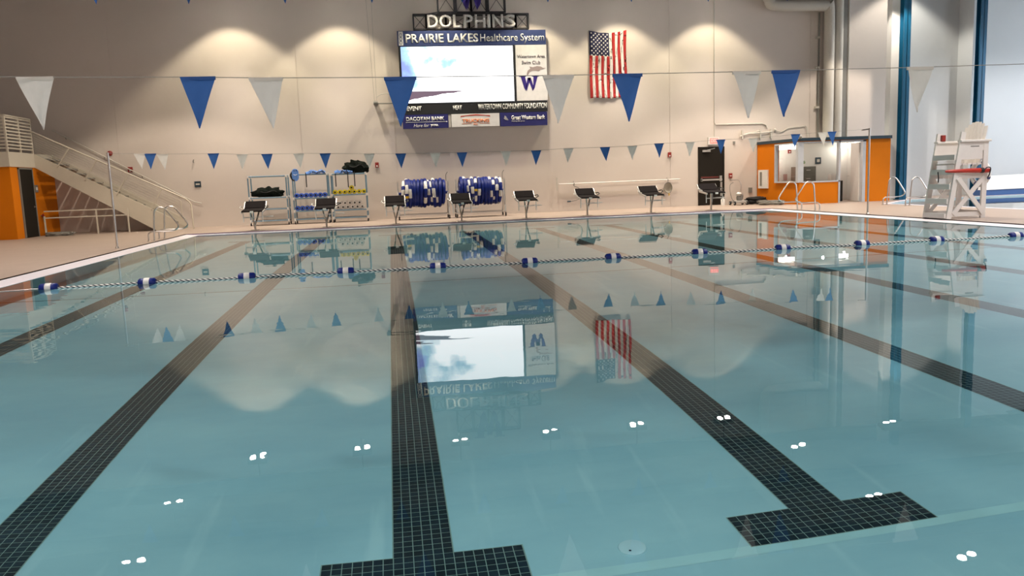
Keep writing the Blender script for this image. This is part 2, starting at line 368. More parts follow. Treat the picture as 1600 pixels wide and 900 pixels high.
# pool floor and walls
mb = MB(); ny = 24
for j in range(ny):
    ya = YN + (YFI - YN) * j / ny; yb = YN + (YFI - YN) * (j + 1) / ny
    mb.add([(XLI, ya, pz(ya)), (XRI, ya, pz(ya)), (XRI, yb, pz(yb)), (XLI, yb, pz(yb))], [(0, 1, 2, 3)])
pool_floor = struct('pool_floor', mb, M_PLASTER)
pool_walls = []
for nm, a, b in (('pool_wall_left', (XLI, YN), (XLI, YFI)), ('pool_wall_right', (XRI, YN), (XRI, YFI)), ('pool_wall_far', (XLI, YFI), (XRI, YFI)), ('pool_wall_near', (XLI, YN), (XRI, YN))):
    mb = MB(); mb.add([(a[0], a[1], pz(a[1])), (b[0], b[1], pz(b[1])), (b[0], b[1], 0.004), (a[0], a[1], 0.004)], [(0, 1, 2, 3)])
    pool_walls.append(struct(nm, mb, M_PLASTER))
for o in [pool_floor] + pool_walls: o.cycles.is_caustics_receiver = True
# gutter ledge running round the pool, with a dark lip under the deck edge
def ring(x0, x1, y0, y1, z0, X0, X1, Y0, Y1, z1):
    m = MB(); a = [(x0, y0, z0), (x1, y0, z0), (x1, y1, z0), (x0, y1, z0)]; b = [(X0, Y0, z1), (X1, Y0, z1), (X1, Y1, z1), (X0, Y1, z1)]
    return m.add(a + b, [(i, (i + 1) % 4, 4 + (i + 1) % 4, 4 + i) for i in range(4)])
struct('trim_1', ring(XL, XR, YN - 0.3, YF, 0.030, XLI, XRI, YN, YFI, 0.004), M_LEDGE)
struct('trim_2', ring(XL, XR, YN - 0.3, YF, DZ, XL, XR, YN - 0.3, YF, 0.028), M_GRATE)
mb = MB(); mb.box(XL, XR, YF - 0.03, YF - 0.001, 0.0, DZ - 0.004); struct('trim_6', mb, M_GRATE)
# water
mb = MB(); mb.add([(XLI, YN, 0), (XRI, YN, 0), (XRI, YFI, 0), (XLI, YFI, 0)], [(0, 1, 2, 3)])
wt = mb.build('pool_water', M_WATER)
for p in wt.data.polygons: p.use_smooth = True
wt.cycles.is_caustics_caster = True
tag(wt, 'still clear blue-green water filling the main lap pool', 'water', kind='stuff')
# deck round both pools
LX0, LX1, LY1 = 16.85, 31.0, 27.6
mb = MB()
def slab(x0, x1, y0, y1): mb.box(x0, x1, y0, y1, DZ - 0.02, DZ)
slab(-16, XL, -6, YW); slab(XL, XR, -6, YN - 0.3); slab(XL, XR, YF, YW); slab(XR, LX0 - 0.25, -6, YW)
slab(LX0 - 0.25, 32, LY1 + 0.25, YW)
mb.prism([(LX0 - 0.25, 25.4, DZ - 0.02), (LX0 - 0.25, LY1 + 0.25, DZ - 0.02), (19.2, LY1 + 0.25, DZ - 0.02)], (0, 0, 0.02))
struct('floor', mb, M_DECK)
# leisure pool: white coping, water, shallow basin
mb = MB()
def strip(a, b, w, z): 
    a = Vector((*a, z)); b = Vector((*b, z)); n = Vector((0, 0, 1)).cross((b - a).normalized()) * w
    mb.add([a, b, b + n, a + n], [(0, 1, 2, 3)])
strip((LX0 - 0.25, 25.4), (LX0 - 0.25, -6), 0.25, DZ + 0.004); strip((19.2, LY1 + 0.25), (LX0 - 0.25, 25.4), 0.25, DZ + 0.006); strip((32, LY1 + 0.25), (19.2, LY1 + 0.25), 0.25, DZ + 0.004)
struct('trim_3', mb, M_LEDGE)
mb = MB(); mb.add([(LX0 - 0.1, -6, -1.0), (32, -6, -1.0), (32, LY1 + 0.2, -1.0), (LX0 - 0.1, LY1 + 0.2, -1.0)], [(0, 1, 2, 3)])
mb.add([(LX0, -6, -1.0), (LX0, 25.3, -1.0), (LX0, 25.3, DZ), (LX0, -6, DZ)], [(0, 1, 2, 3)])
mb.add([(LX0, 25.3, -1.0), (19.3, LY1, -1.0), (19.3, LY1, DZ), (LX0, 25.3, DZ)], [(0, 1, 2, 3)])
mb.add([(19.3, LY1, -1.0), (32, LY1, -1.0), (32, LY1, DZ), (19.3, LY1, DZ)], [(0, 1, 2, 3)])
lf = struct('leisure_pool_basin', mb, M_PLASTER); lf.cycles.is_caustics_receiver = True
mb = MB(); mb.add([(LX0, -6, 0), (31.98, -5.98, 0), (31.98, LY1, 0), (19.3, LY1, 0), (LX0, 25.3, 0)], [(0, 1, 2, 3, 4)])
w2 = mb.build('leisure_water', M_WATER); w2.cycles.is_caustics_caster = True
tag(w2, 'pale water of the leisure pool behind the lifeguard chair', 'water', kind='stuff')
# room shell
HZ = 9.6
YJ = [-16, -9.51, -3.2, 0.2, 10.79, 16.6, 20.1]
mb = MB()
for a, b in zip(YJ[:-1], YJ[1:]): mb.box(a + 0.006, b - 0.006, YW, YW + 0.3, DZ - 0.02, HZ)
mb.box(-16, 20.1, YW + 0.012, YW + 0.3, DZ - 0.02, HZ)
struct('wall_far', mb, M_WALL)
mb = MB(); mb.box(20.1, 32, YW, YW + 0.3, DZ - 0.02, HZ); struct('wall_far_leisure', mb, M_WALLB)
mb = MB(); mb.box(-16.3, -16, -6, YW + 0.3, DZ - 0.02, HZ); struct('wall_left', mb, M_WALL)
mb = MB(); mb.box(32, 32.3, -6, YW + 0.3, -1.0, HZ); struct('wall_right', mb, M_WALLB)
mb = MB(); mb.box(-16.3, 32.3, -6.3, -6, -1.0, HZ); struct('wall_near', mb, M_WALL)
mb = MB(); mb.box(-16.3, 32.3, -6.3, YW + 0.3, HZ, HZ + 0.3)
struct('ceiling', mb, M_CEIL)
for i in range(9):
    y = -3 + i * 4; mb = MB(); mb.box(-16, 32, y - 0.12, y + 0.12, HZ - 0.5, HZ); struct('ceiling_beam', mb, M_CEIL)
# pilasters and blue steel columns on the right
for i, (x, y) in enumerate(((18.55, 28.0), (23.03, 29.46))):
    mb = MB(); mb.box(x, x + (0.36 if i == 0 else 0.3), y, (y + 0.3) if i == 0 else YW, DZ, HZ)
    struct('wall_pilaster', mb, M_WALLB)
def column(x, y, lab):
    t = thing('steel_column', lab, 'column', (x, y, DZ))
    m = MB(); w, d = 0.28, 0.26
    m.box(x - w / 2, x + w / 2, y - d / 2, y - d / 2 + 0.03, DZ, HZ); m.box(x - w / 2, x + w / 2, y + d / 2 - 0.03, y + d / 2, DZ, HZ); m.box(x - 0.012, x + 0.012, y - d / 2, y + d / 2, DZ, HZ)
    m.build('shaft', M_BLUECOL, t)
    m = MB(); m.box(x - 0.2, x + 0.2, y - 0.18, y + 0.18, DZ, DZ + 0.03); m.build('base_plate', M_BLUECOL, t)
column(18.86 + 0.13, 27.85, 'tall blue steel column beside the orange office end wall')
column(22.97, 28.95, 'tall blue steel column rising behind the white lifeguard chair')
# cross lines of the floor: dark cross line under the rope and pale band by the T marks
mb = MB(); s = 0.018
mb.add([(XLI, 12.69, pz(12.69) + 0.004), (XRI, 12.69, pz(12.69) + 0.004), (XRI, 12.75, pz(12.75) + 0.004), (XLI, 12.75, pz(12.75) + 0.004)], [(0, 1, 2, 3)])
o = struct('floor_cross_line', mb, mat('dark_line', (0.13, 0.16, 0.16), 0.5)); o.cycles.is_caustics_receiver = True
mb = MB(); mb.add([(XLI, 3.50, pz(3.50) + 0.002), (XRI, 3.50, pz(3.50) + 0.002), (XRI, 3.58, pz(3.58) + 0.002), (XLI, 3.58, pz(3.58) + 0.002)], [(0, 1, 2, 3)])
o = struct('floor_band', mb, mat('pale_band', (0.68, 0.83, 0.83), 0.6)); o.cycles.is_caustics_receiver = True

# ------------------------------------------------------------------ lane markings of black tile
T = 0.0508; YT = 3.568; YEND = 24.0; LW = 2.1345
tile_me = None
def tile_mesh():
    m = MB(); h = 0.0235; z = 0.0016; c = 0.0008; dz = [-h * SL, h * SL]
    vs = [(-h, -h, 0 - dz[0]), (h, -h, 0 - dz[0]), (h, h, 0 - dz[1]), (-h, h, 0 - dz[1])]
    k = h - c; dk = k * SL
    vs += [(-k, -k, z + dk), (k, -k, z + dk), (k, k, z - dk), (-k, k, z - dk)]
    return vs, [(4, 5, 6, 7), (0, 1, 5, 4), (1, 2, 6, 5), (2, 3, 7, 6), (3, 0, 4, 7)]
TV, TF = tile_mesh()
tile_me = bpy.data.meshes.new('tile'); tile_me.from_pydata(TV, [], TF); tile_me.materials.append(M_TILE)
MARK = [('leftmost black tiled lane line, crossing the left edge of the picture', 0),
        ('broad black tiled lane line running down to the lower left corner', 300),
        ('black tiled lane line running straight towards the scoreboard, its T cut by the bottom edge', 300),
        ('black tiled lane line whose whole T-shaped end lies in clear view', 300),
        ('black tiled lane line leaving the right edge just above the T mark', 0),
        ('black tiled lane line reaching the right edge below the lane rope, second from the right', 0),
        ('faint black tiled lane line under the reflection of the dark exit door', 0),
        ('farthest right black tiled lane line, faint below the pool rim', 0)]
for i, (lab, nsep) in enumerate(MARK):
    cx = (i - 2) * LW
    if i == 2: cx = 0.0
    t = thing('lane_marking', lab, 'lane marking', (cx, YT, pz(YT)))
    rows = int((YEND - YT) / T)
    m = MB()
    def quad(xa, xb, ya, yb):
        n = max(1, int((yb - ya) / 2)); 
        for q in range(n):
            a = ya + (yb - ya) * q / n; b = ya + (yb - ya) * (q + 1) / n
            m.add([(xa, a, pz(a) + 0.003), (xb, a, pz(a) + 0.003), (xb, b, pz(b) + 0.003), (xa, b, pz(b) + 0.003)], [(0, 1, 2, 3)])
    e = 0.004
    quad(cx - 10 * T - e, cx + 10 * T + e, YT - e, YT + 6 * T + e); quad(cx - 3 * T - e, cx + 3 * T + e, YT + 6 * T, YT + rows * T - 6 * T); quad(cx - 10 * T - e, cx + 10 * T + e, YT + (rows - 6) * T - e, YT + rows * T + e)
    g = m.build('grout_bed', M_GROUT, t); g.cycles.is_caustics_receiver = True
    cells = []
    for r in range(rows):
        wide = r < 6 or r >= rows - 6
        for c in (range(-10, 10) if wide else range(-3, 3)): cells.append((cx + (c + 0.5) * T, YT + (r + 0.5) * T))
    if i == 1:   # the near rows lie below the frame: the separate tiles start where the line comes into view
        vis = [c for c in cells if c[1] > YT + 7 * T]; low = [c for c in cells if c[1] <= YT + 7 * T]
        sep, rest = vis[:nsep], vis[nsep:] + low
    else: sep, rest = cells[:nsep], cells[nsep:]
    base = Vector((cx, YT, pz(YT)))
    for (x, y) in sep:
        o = bpy.data.objects.new('tile', tile_me); o.location = Vector((x, y, pz(y) + 0.003)) - base; o.parent = t; COL.objects.link(o); o.cycles.is_caustics_receiver = True
    vs = []; fs = []
    for (x, y) in rest:
        n = len(vs); z = pz(y) + 0.003
        vs += [(x + v[0] - cx, y + v[1] - YT, z + v[2] - base.z) for v in TV]; fs += [tuple(k + n for k in f) for f in TF]
    me = bpy.data.meshes.new('tiles'); me.from_pydata(vs, [], fs); me.materials.append(M_TILE)
    o = bpy.data.objects.new('small_tiles', me); o['kind'] = 'stuff'; o.parent = t; COL.objects.link(o); o.cycles.is_caustics_receiver = True
# round main drain cover in the floor
t = thing('drain_cover', 'round white drain cover set in the pool floor between the two T marks', 'drain cover', (1.05, 3.71, pz(3.71)))
m = MB(); m.lathe([(0.0, 0.07), (0.012, 0.07), (0.016, 0.062), (0.013, 0.02), (0.013, 0.0)], (0, 0, 1), (1.05, 3.71, pz(3.71)), 28); o = m.build('cover_disc', mat('drain_white_plastic', (0.80, 0.88, 0.92), 0.5), t, smooth=True); o.cycles.is_caustics_receiver = True
m = MB(); m.lathe([(0.012, 0.0), (0.0165, 0.007), (0.0165, 0.0)], (0, 0, 1), (1.03, 3.68, pz(3.71)), 8); o = m.build('screw', M_BLACK, t)

# ------------------------------------------------------------------ ceiling lamps (some seen as reflections in the water, leisure fill added)
def lamp(x, y, lab, grp, wash=False):
    t = thing('high_bay_lamp', lab, 'ceiling lamp', (x, y, LAMP_Z), grp)
    m = MB(); m.box(x - 0.34, x + 0.34, y - 0.2, y + 0.2, LAMP_Z + 0.02, LAMP_Z + 0.2); m.build('housing', M_GREY, t)
    m = MB(); m.cyl((x, y, LAMP_Z + 0.2), (x, y, HZ - 0.5), 0.02, 8); m.build('stem', M_GREY, t)
    if wash:
        m = MB(); m.lathe([(0, 0.0), (0, 0.07), (0.14, 0.05), (0.16, 0.0)], (0, 0, 1), (x, y + 0.35, 8.06), 14); m.bar((x, y + 0.35, 8.2), (x, y + 0.1, 8.35), 0.03, 0.03); m.build('wash_head', M_GREY, t, smooth=True)
    for dx, dy in ((-0.17, -0.05), (0.17, 0.05)):
        m = MB(); m.lathe([(0, 0.105), (-0.04, 0.095), (-0.05, 0.0)], (0, 0, 1), (x + dx, y + dy, LAMP_Z + 0.02), 16); m.build('lens', M_LAMP, t, smooth=True)
WL = ['left of the centre lane line, far to its left', 'just left of the centre lane line', 'just right of the centre lane line', 'between scoreboard and flag reflections', 'below the flag reflection', 'on the lane line with the T end']
for p, w in zip(WALL_ROW, WL): lamp(*p, 'floodlight near the far wall, mirrored ' + w, 'floodlights along the far wall', True)
for p in NEAR_ROW: lamp(*p, 'twin ceiling floodlight above the near deck beside the camera', 'floodlights above the near deck')
for k, p in enumerate(LEFT_ROW): lamp(*p, ['floodlight above the left deck, mirrored at left, the farther of two spots', 'floodlight above the left deck, mirrored at lower left, the nearer of two spots'][k] if k < 2 else 'floodlight above the near left deck, out of view and unmirrored', 'floodlights above the left deck')
for k, p in enumerate(RIGHT_ROW): lamp(*p, ['floodlight above the right deck, mirrored right of the T lane line', 'floodlight above the right deck, mirrored on the upper edge of the T', 'floodlight above the right deck, mirrored in the lower right corner'][k] if k < 3 else 'floodlight above the near right deck, out of view and unmirrored', 'floodlights above the right deck')
for p in LEISURE_FILL: lamp(*p, 'added unseen fill lamp above the leisure pool at right', 'added fill lamps above the leisure pool')
t = thing('wall_washer', 'small wall washing lamp high on the wall behind the left blue column', 'wall lamp', (20.2, YW, 9.0))
m = MB(); m.lathe([(0, 0.0), (0, 0.07), (0.14, 0.05), (0.16, 0.0)], (0, 0, 1), (20.2, 29.2, 9.03), 14); m.bar((20.2, 29.2, 9.15), (20.2, YW, 9.2), 0.04, 0.04); m.build('wash_head', M_GREY, t, smooth=True)
lamp(*LEISURE[0], 'ceiling floodlight beside the blue column near the office end wall', None)

# ------------------------------------------------------------------ lane rope
t = thing('lane_rope', 'black and white twisted lane rope with blue floats across the pool', 'lane rope', (0, 12.6, 0.0))
fx = [-5.10, -3.74, -2.31, -0.83, 0.60, 2.08, 3.47, 4.97, 6.46, 7.93, 9.36, 10.93, 12.2]
def ry(x): return 12.42 + 0.04 * (x + 6) ** 0.75 if x > -6 else 12.42
m = MB(); xs = [-5.2 + k * 0.5 for k in range(36)]
m.tube([(x, ry(x), 0.012 + 0.006 * math.sin(x * 3)) for x in xs if x < 12.4], 0.017, 8); m.build('rope', M_ROPE, t, smooth=True)
m = MB(); m.tube([(-5.97, 12.4, 0.0), (-5.2, ry(-5.2), 0.012)], 0.004, 6); m.build('end_cable', M_STEEL, t)
for k, x in enumerate(fx):
    r = random.Random(k); y = ry(x); w = 0.125; tilt = r.uniform(-0.06, 0.06)
    m = MB(); ax = (1, tilt, 0)
    m.cur = 0; m.lathe([(-w, 0.0), (-w, 0.05), (-w + 0.02, 0.068), (-0.045, 0.071), (0.045, 0.071), (w - 0.02, 0.068), (w, 0.05), (w, 0.0)], ax, (x, y, 0.012), 18)
    o = m.build('float', M_FLOATB, t, smooth=True)
    m = MB(); m.lathe([(-0.045, 0.07), (-0.03, 0.074), (0.03, 0.074), (0.045, 0.07)], ax, (x, y, 0.012), 18)
    b = m.build('float_band', M_FLOATW, o, world=True, smooth=True); 

# ------------------------------------------------------------------ pennant strings and poles
def pennant(x, y, z, w, h, blue, root, seed):
    r = random.Random(seed); m = MB(); n = 6; sk = r.uniform(-0.04, 0.04) * w * 3; cols = 5; vs = []
    tw = r.uniform(-0.10, 0.10)
    for j in range(n + 1):
        v = j / n; hw = w / 2 * (1 - v) + 0.002
        for i in range(cols):
            u = -1 + 2 * i / (cols - 1); wv = 0.012 * w / 0.25 * math.sin(u * 2.5 + v * 4 + seed)
            vs.append((x + u * hw + sk * v, y + wv + u * hw * tw, z - h * v))
    fs = [(j * cols + i, j * cols + i + 1, (j + 1) * cols + i + 1, (j + 1) * cols + i) for j in range(n) for i in range(cols - 1)]
    m.add(vs, fs); o = m.build('pennant', M_FLAGB if blue else M_FLAGW, root, smooth=False)
    for p in o.data.polygons: p.use_smooth = True
    o['label'] = 'blue pennant' if blue else 'white pennant'
    m = MB(); m.box(x - w / 2, x + w / 2, y - 0.004, y + 0.004, z - 0.022 * w / 0.25, z + 0.004); m.build('hem', M_FLAGB if blue else M_FLAGW, o)
def pennant_string(lab, y, flags, ends, w, h, cord_r):
    t = thing('pennant_string', lab, 'pennant string', (0, y, flags[0][1]))
    pts = sorted([(a, b) for a, b, c in flags] + list(ends))
    m = MB(); m.tube([(a, y, b) for a, b in pts], cord_r, 6); m.build('cord', M_CORD, t)
    for k, (a, b, c) in enumerate(flags): pennant(a, y, b, w, h, c, t, k)
near = [(-2.63, 2.22, 0), (-1.47, 2.20, 1), (-0.97, 2.185, 0), (0.06, 2.172, 1), (1.34, 2.165, 0), (1.92, 2.165, 1), (2.96, 2.168, 0), (3.31, 2.17, 1), (4.56, 2.178, 0), (6.3, 2.2, 1), (-3.4, 2.24, 1)]
pennant_string('nearest string of large blue and white pennants crossing the top of the picture', 6.53, near, [(-6.66, 2.33), (12.8, 2.36)], 0.255, 0.385, 0.0035)
far = [(-5.90, 2.27, 0), (-5.66, 2.26, 1), (-5.39, 2.24, 0), (-4.23, 2.22, 1), (-3.57, 2.18, 0), (-2.99, 2.17, 1), (-2.24, 2.16, 0), (-1.61, 2.14, 1), (-0.55, 2.10, 0), (0.22, 2.08, 1), (1.07, 2.07, 0), (1.74, 2.06, 1), (2.85, 2.06, 0), (3.63, 2.05, 1), (4.47, 2.08, 0), (5.43, 2.08, 1), (6.16, 2.09, 0), (6.88, 2.13, 1), (7.72, 2.14, 0), (8.56, 2.18, 1), (9.45, 2.19, 0), (10.66, 2.26, 1), (11.44, 2.29, 0), (11.70, 2.30, 1)]
pennant_string('far string of small blue and white pennants in front of the starting blocks', 20.2, far, [(-6.66, 2.30), (12.76, 2.34)], 0.26, 0.36, 0.004)
top = [(x, 4.72, 1) for x in (-4.56, -3.11, -1.64, -0.19, 1.32, 2.78, 4.26, 5.7, 7.2)]
pennant_string('high string of blue pennants, only their tips showing at the top edge', 14.0, top, [(-7.2, 4.85), (13.3, 4.85)], 0.26, 0.375, 0.004)
def pole(x, y, h, lab, arm=0.0):
    t = thing('pennant_pole', lab, 'pole', (x, y, DZ))
    m = MB(); m.tube([(x, y, DZ), (x, y, h)], 0.024, 12); m.build('tube', M_STEEL, t, smooth=True)
    m = MB(); m.lathe([(0, 0.05), (0.012, 0.05), (0.03, 0.032), (0.05, 0.026)], (0, 0, 1), (x, y, DZ), 16); m.build('base_collar', M_STEEL, t, smooth=True)
    m = MB(); m.lathe([(-0.01, 0.026), (0.012, 0.026), (0.02, 0.0)], (0, 0, 1), (x, y, h), 12); m.build('cap', M_STEEL, t, smooth=True)
    if arm: m = MB(); m.bar((x, y, h - 0.01), (x + arm, y, h - 0.03), 0.03, 0.03); m.build('arm', M_STEEL, t)
pole(-6.66, 20.35, 2.31, 'steel pennant pole on the left deck in front of the stair')
pole(12.79, 20.2, 2.35, 'steel pennant pole on the right deck near the orange office', -0.22)

# ------------------------------------------------------------------ starting blocks
def starting_block():
    t = thing('starting_block', '', 'starting block', (0, 0, 0), 'starting blocks along the far pool edge')
    m = MB(); m.box(-0.13, 0.13, 0.02, 0.3, 0, 0.015); m.build('base_plate', M_STEEL, t)
    m = MB(); m.bar((0.0, 0.14, 0.01), (-0.01, 0.10, 0.2), 0.05, 0.07, (0, 1, 0)); m.bar((-0.01, 0.10, 0.18), (-0.09, -0.10, 0.62), 0.04, 0.05, (0, 1, 0)); m.build('post', M_STEEL, t)
    m = MB(); m.bar((0.0, 0.12, 0.15), (0.15, 0.30, 0.66), 0.04, 0.05, (0, 1, 0)); m.build('strut', M_STEEL, t)
    # side rails of the platform
    for s in (-1, 1):
        m = MB(); x = s * 0.325
        m.prism([(x - 0.015, -0.34, 0.60), (x - 0.015, 0.30, 0.68), (x - 0.015, 0.56, 0.90), (x - 0.015, 0.60, 0.88), (x - 0.015, 0.34, 0.62), (x - 0.015, -0.34, 0.55)], (0.03, 0, 0)); m.build('side_rail', M_ALU, t)
        m = MB(); m.tube([(s * 0.33, 0.30, 0.74), (s * 0.42, 0.26, 0.76), (s * 0.43, 0.12, 0.72), (s * 0.34, 0.05, 0.68)], 0.016, 8); m.build('hand_grip', M_ALU if s < 0 else M_BLACK, t, smooth=True)
    m = MB(); m.prism([(-0.31, -0.36, 0.585), (-0.31, 0.24, 0.655), (-0.31, 0.24, 0.695), (-0.31, -0.36, 0.625)], (0.62, 0, 0)); m.build('front_tread', M_TREAD, t, bevel=0.008)
    m = MB(); m.prism([(-0.31, 0.27, 0.67), (-0.31, 0.56, 0.88), (-0.31, 0.53, 0.915), (-0.31, 0.24, 0.71)], (0.62, 0, 0)); m.build('kick_plate', M_TREAD, t, bevel=0.008)
    m = MB(); m.bar((-0.3, -0.16, 0.42), (0.3, -0.16, 0.42), 0.03, 0.03); m.bar((-0.06, -0.02, 0.42), (-0.06, -0.17, 0.42), 0.03, 0.03); m.build('backstroke_bar', M_STEEL, t)
    for s in (-1, 1): m = MB(); m.tube([(s * 0.29, -0.17, 0.27), (s * 0.29, -0.17, 0.57)], 0.014, 8); m.build('backstroke_grip', M_PRINT, t, smooth=True)
    m = MB(); m.box(0.30, 0.56, 0.22, 0.44, 0.40, 0.43); m.bar((0.05, 0.28, 0.41), (0.32, 0.32, 0.415), 0.03, 0.03); m.build('side_step', M_ALU, t)
    m = MB(); m.box(-0.05, 0.05, -0.375, -0.362, 0.56, 0.62); m.build('lane_plate', M_WHITE, t)
    return t
BL = ['starting block at far left, in front of the rack with one black bag', 'starting block in front of the rack with yellow foam pieces',
      'starting block overlapping the left end of the left lane line reel', 'starting block in front of the gap between the two lane line reels',
      'starting block right of the lane line reels, against bare wall', 'starting block below the curved hook hanging from the white pole',
      'starting block beside the round net hanging from the white pole', 'starting block in front of the dark exit door']
proto = starting_block()
for i, lab in enumerate(BL):
    x = (-4.38, -2.17, 0.03, 2.17, 4.32, 6.40, 8.62, 10.76)[i]; dz = (0.07, 0.02, 0.0, 0.0, 0.0, 0.02, 0.03, 0.05)[i]
    if i == 0: proto.location = (x, 26.05, DZ + 0.001); proto['label'] = lab
    else: copy_thing(proto, (x, 26.05, DZ + 0.001), lab)

# ------------------------------------------------------------------ grab rails
def smooth_path(pts, n=4):
    P = [Vector(p) for p in pts]; out = []
    for i in range(len(P) - 1):
        a = P[max(i - 1, 0)]; b = P[i]; c = P[i + 1]; d = P[min(i + 2, len(P) - 1)]
        for k in range(n):
            s = k / n; out.append(0.5 * ((2 * b) + (c - a) * s + (2 * a - 5 * b + 4 * c - d) * s * s + (3 * b - a - 3 * c + d) * s ** 3))
    return out + [P[-1]]
def grab_rails(x, ys, s, lab):
    t = thing('pool_grab_rails', lab, 'pool ladder', (x, sum(ys) / len(ys), DZ))
    for y in ys:
        pts = [(0, 0.0), (0.0, 0.16), (0.04, 0.22), (0.14, 0.25), (0.5, 0.25), (0.68, 0.27), (0.78, 0.34), (0.78, 0.42), (0.66, 0.60), (0.52, 0.80), (0.44, 0.88), (0.33, 0.90), (0.24, 0.84), (0.20, 0.74), (0.16, 0.3), (0.14, 0.0)]
        m = MB(); m.tube(smooth_path([(x + s * a, y, DZ + b) for a, b in pts]), 0.021, 8); m.build('rail', M_STEEL, t, smooth=True)
        for a in (0, 0.14): m = MB(); m.lathe([(0, 0.045), (0.01, 0.045), (0.02, 0.024)], (0, 0, 1), (x + s * a, y, DZ), 14); m.build('escutcheon', M_STEEL, t, smooth=True)
grab_rails(-6.62, (22.75, 23.75), 1, 'pair of looped steel grab rails at the left pool edge')
grab_rails(13.02, (23.1, 24.2), -1, 'pair of looped steel grab rails in front of the orange office')
grab_rails(16.2, (23.5, 24.7), 1, 'pair of looped steel grab rails at the leisure pool beside the blue column')

# ------------------------------------------------------------------ storage racks with foam gear
RY0, RY1 = 29.25, 29.85
def rack(x0, x1, lab, shelves, h):
    t = thing('storage_rack', lab, 'storage rack', ((x0 + x1) / 2, (RY0 + RY1) / 2, DZ))
    zb = DZ + 0.11; r = 0.024
    for x in (x0, x1):
        for y in (RY0, RY1):
            m = MB(); m.cyl((x, y, zb), (x, y, h), r, 10); m.build('upright', M_PVC, t, smooth=True)
            m = MB(); m.lathe([(-0.02, 0.0), (-0.02, 0.028), (0.02, 0.028), (0.02, 0.0)], (1, 0, 0), (x, y, DZ + 0.045), 14)
            m.lathe([(-0.02, 0.0), (-0.02, 0.045), (0.02, 0.045), (0.02, 0.0)], (1, 0, 0), (x, y, DZ + 0.046), 14); m.bar((x, y, DZ + 0.05), (x, y, zb), 0.02, 0.02); m.build('caster', M_BLACK, t)
    for z in [zb + 0.05] + list(shelves) + [h]:
        for (a, b) in (((x0, RY0), (x1, RY0)), ((x0, RY1), (x1, RY1)), ((x0, RY0), (x0, RY1)), ((x1, RY0), (x1, RY1))):
            m = MB(); m.cyl((*a, z), (*b, z), r * 0.92, 8); m.build('rail', M_PVC, t, smooth=True)
        for x in (x0, x1):
            for y in (RY0, RY1): m = MB(); m.lathe([(-0.05, 0.0), (-0.05, 0.034), (0.05, 0.034), (0.05, 0)], (0, 0, 1), (x, y, z), 10); m.ball((x, y, z), 0.04, 8); m.build('fitting', M_PLASTIC, t, smooth=True)
    for z in [zb + 0.05] + list(shelves):
        m = MB(); m.box(x0, x1, RY0 + 0.02, RY1 - 0.02, z + 0.015, z + 0.024); m.build('shelf', mat('grey_shelf_mesh', (0.33, 0.31, 0.29), 0.8), t)
    return t
rack(-5.02, -3.72, 'leftmost blue and white pipe rack holding one black bag', (0.62, 1.02), 1.77)
rack(-3.50, -2.30, 'middle blue and white pipe rack with two rows of blue foam', (0.50, 0.95), 1.79)
t3 = rack(-2.16, -0.95, 'right blue and white pipe rack with yellow and white foam rows', (0.48, 1.02), 1.76)
def mesh_back(x0, x1, z0, z1, lab):
    m = MB(); m.box(x0, x1, RY1 - 0.012, RY1 - 0.004, z0, z1); return m
def dumbbell_proto(m_foam, lab, grp):
    t = thing('foam_dumbbell', lab, 'foam dumbbell', (0, 0, 0), grp)
    R = 0.082; prof = []
    for y0 in (-0.13, 0.07):
        m = MB(); m.lathe([(0, 0.034), (0, R - 0.015), (0.012, R), (0.048, R), (0.06, R - 0.015), (0.06, 0.034), (0.0, 0.034)], (0, 1, 0), (0, y0, 0), 16); m.build('foam_ring', m_foam, t, smooth=True)
    m = MB(); m.lathe([(-0.10, 0.0), (-0.10, 0.030), (0.13, 0.030), (0.13, 0)], (0, 1, 0), (0, 0.0, 0), 10); m.build('grip', M_BLACK, t, smooth=True)
    return t
ORD = ['first', 'second', 'third', 'fourth', 'fifth', 'sixth', 'seventh']
def row(m_foam, lab, grp, spots):
    p = dumbbell_proto(m_foam, lab, grp)
    for k, s in enumerate(spots):
        l2 = lab + (', ' + ORD[k] + ' from the left' if len(spots) > 1 else '')
        if k == 0: p.location = s; p['label'] = l2
        else: copy_thing(p, s, l2)
def xs(a, b, n): return [a + (b - a) * k / (n - 1) for k in range(n)]
ZU = 0.95 + 0.024 + 0.083; ZL = 0.50 + 0.024 + 0.083
row(M_FOAMB, 'blue foam dumbbell on the upper shelf of the middle rack', 'blue dumbbells, upper shelf', [(x, 29.42, ZU) for x in xs(-3.40, -2.42, 7)])
row(M_FOAMB, 'blue foam dumbbell on the lower shelf of the middle rack', 'blue dumbbells, lower shelf', [(x, 29.42, ZL) for x in xs(-3.40, -2.42, 7)])
row(M_YEL, 'yellow foam dumbbell lying in the row on the right rack', 'yellow dumbbells in the row', [(x, 29.42, 1.02 + 0.107) for x in xs(-2.06, -1.04, 7)])
row(M_YEL, 'yellow foam dumbbell lying on top of the yellow row', None, [(-1.47, 29.40, 1.27)])
row(M_PLASTIC, 'white foam dumbbell in the upper white row of the right rack', 'white dumbbells, upper row', [(x, 29.42, 0.48 + 0.107 + 0.144) for x in xs(-1.90, -1.22, 5)])
row(M_PLASTIC, 'white foam dumbbell in the bottom white row of the right rack', 'white dumbbells, bottom row', [(x, 29.42, 0.48 + 0.107) for x in xs(-1.98, -1.13, 6)])
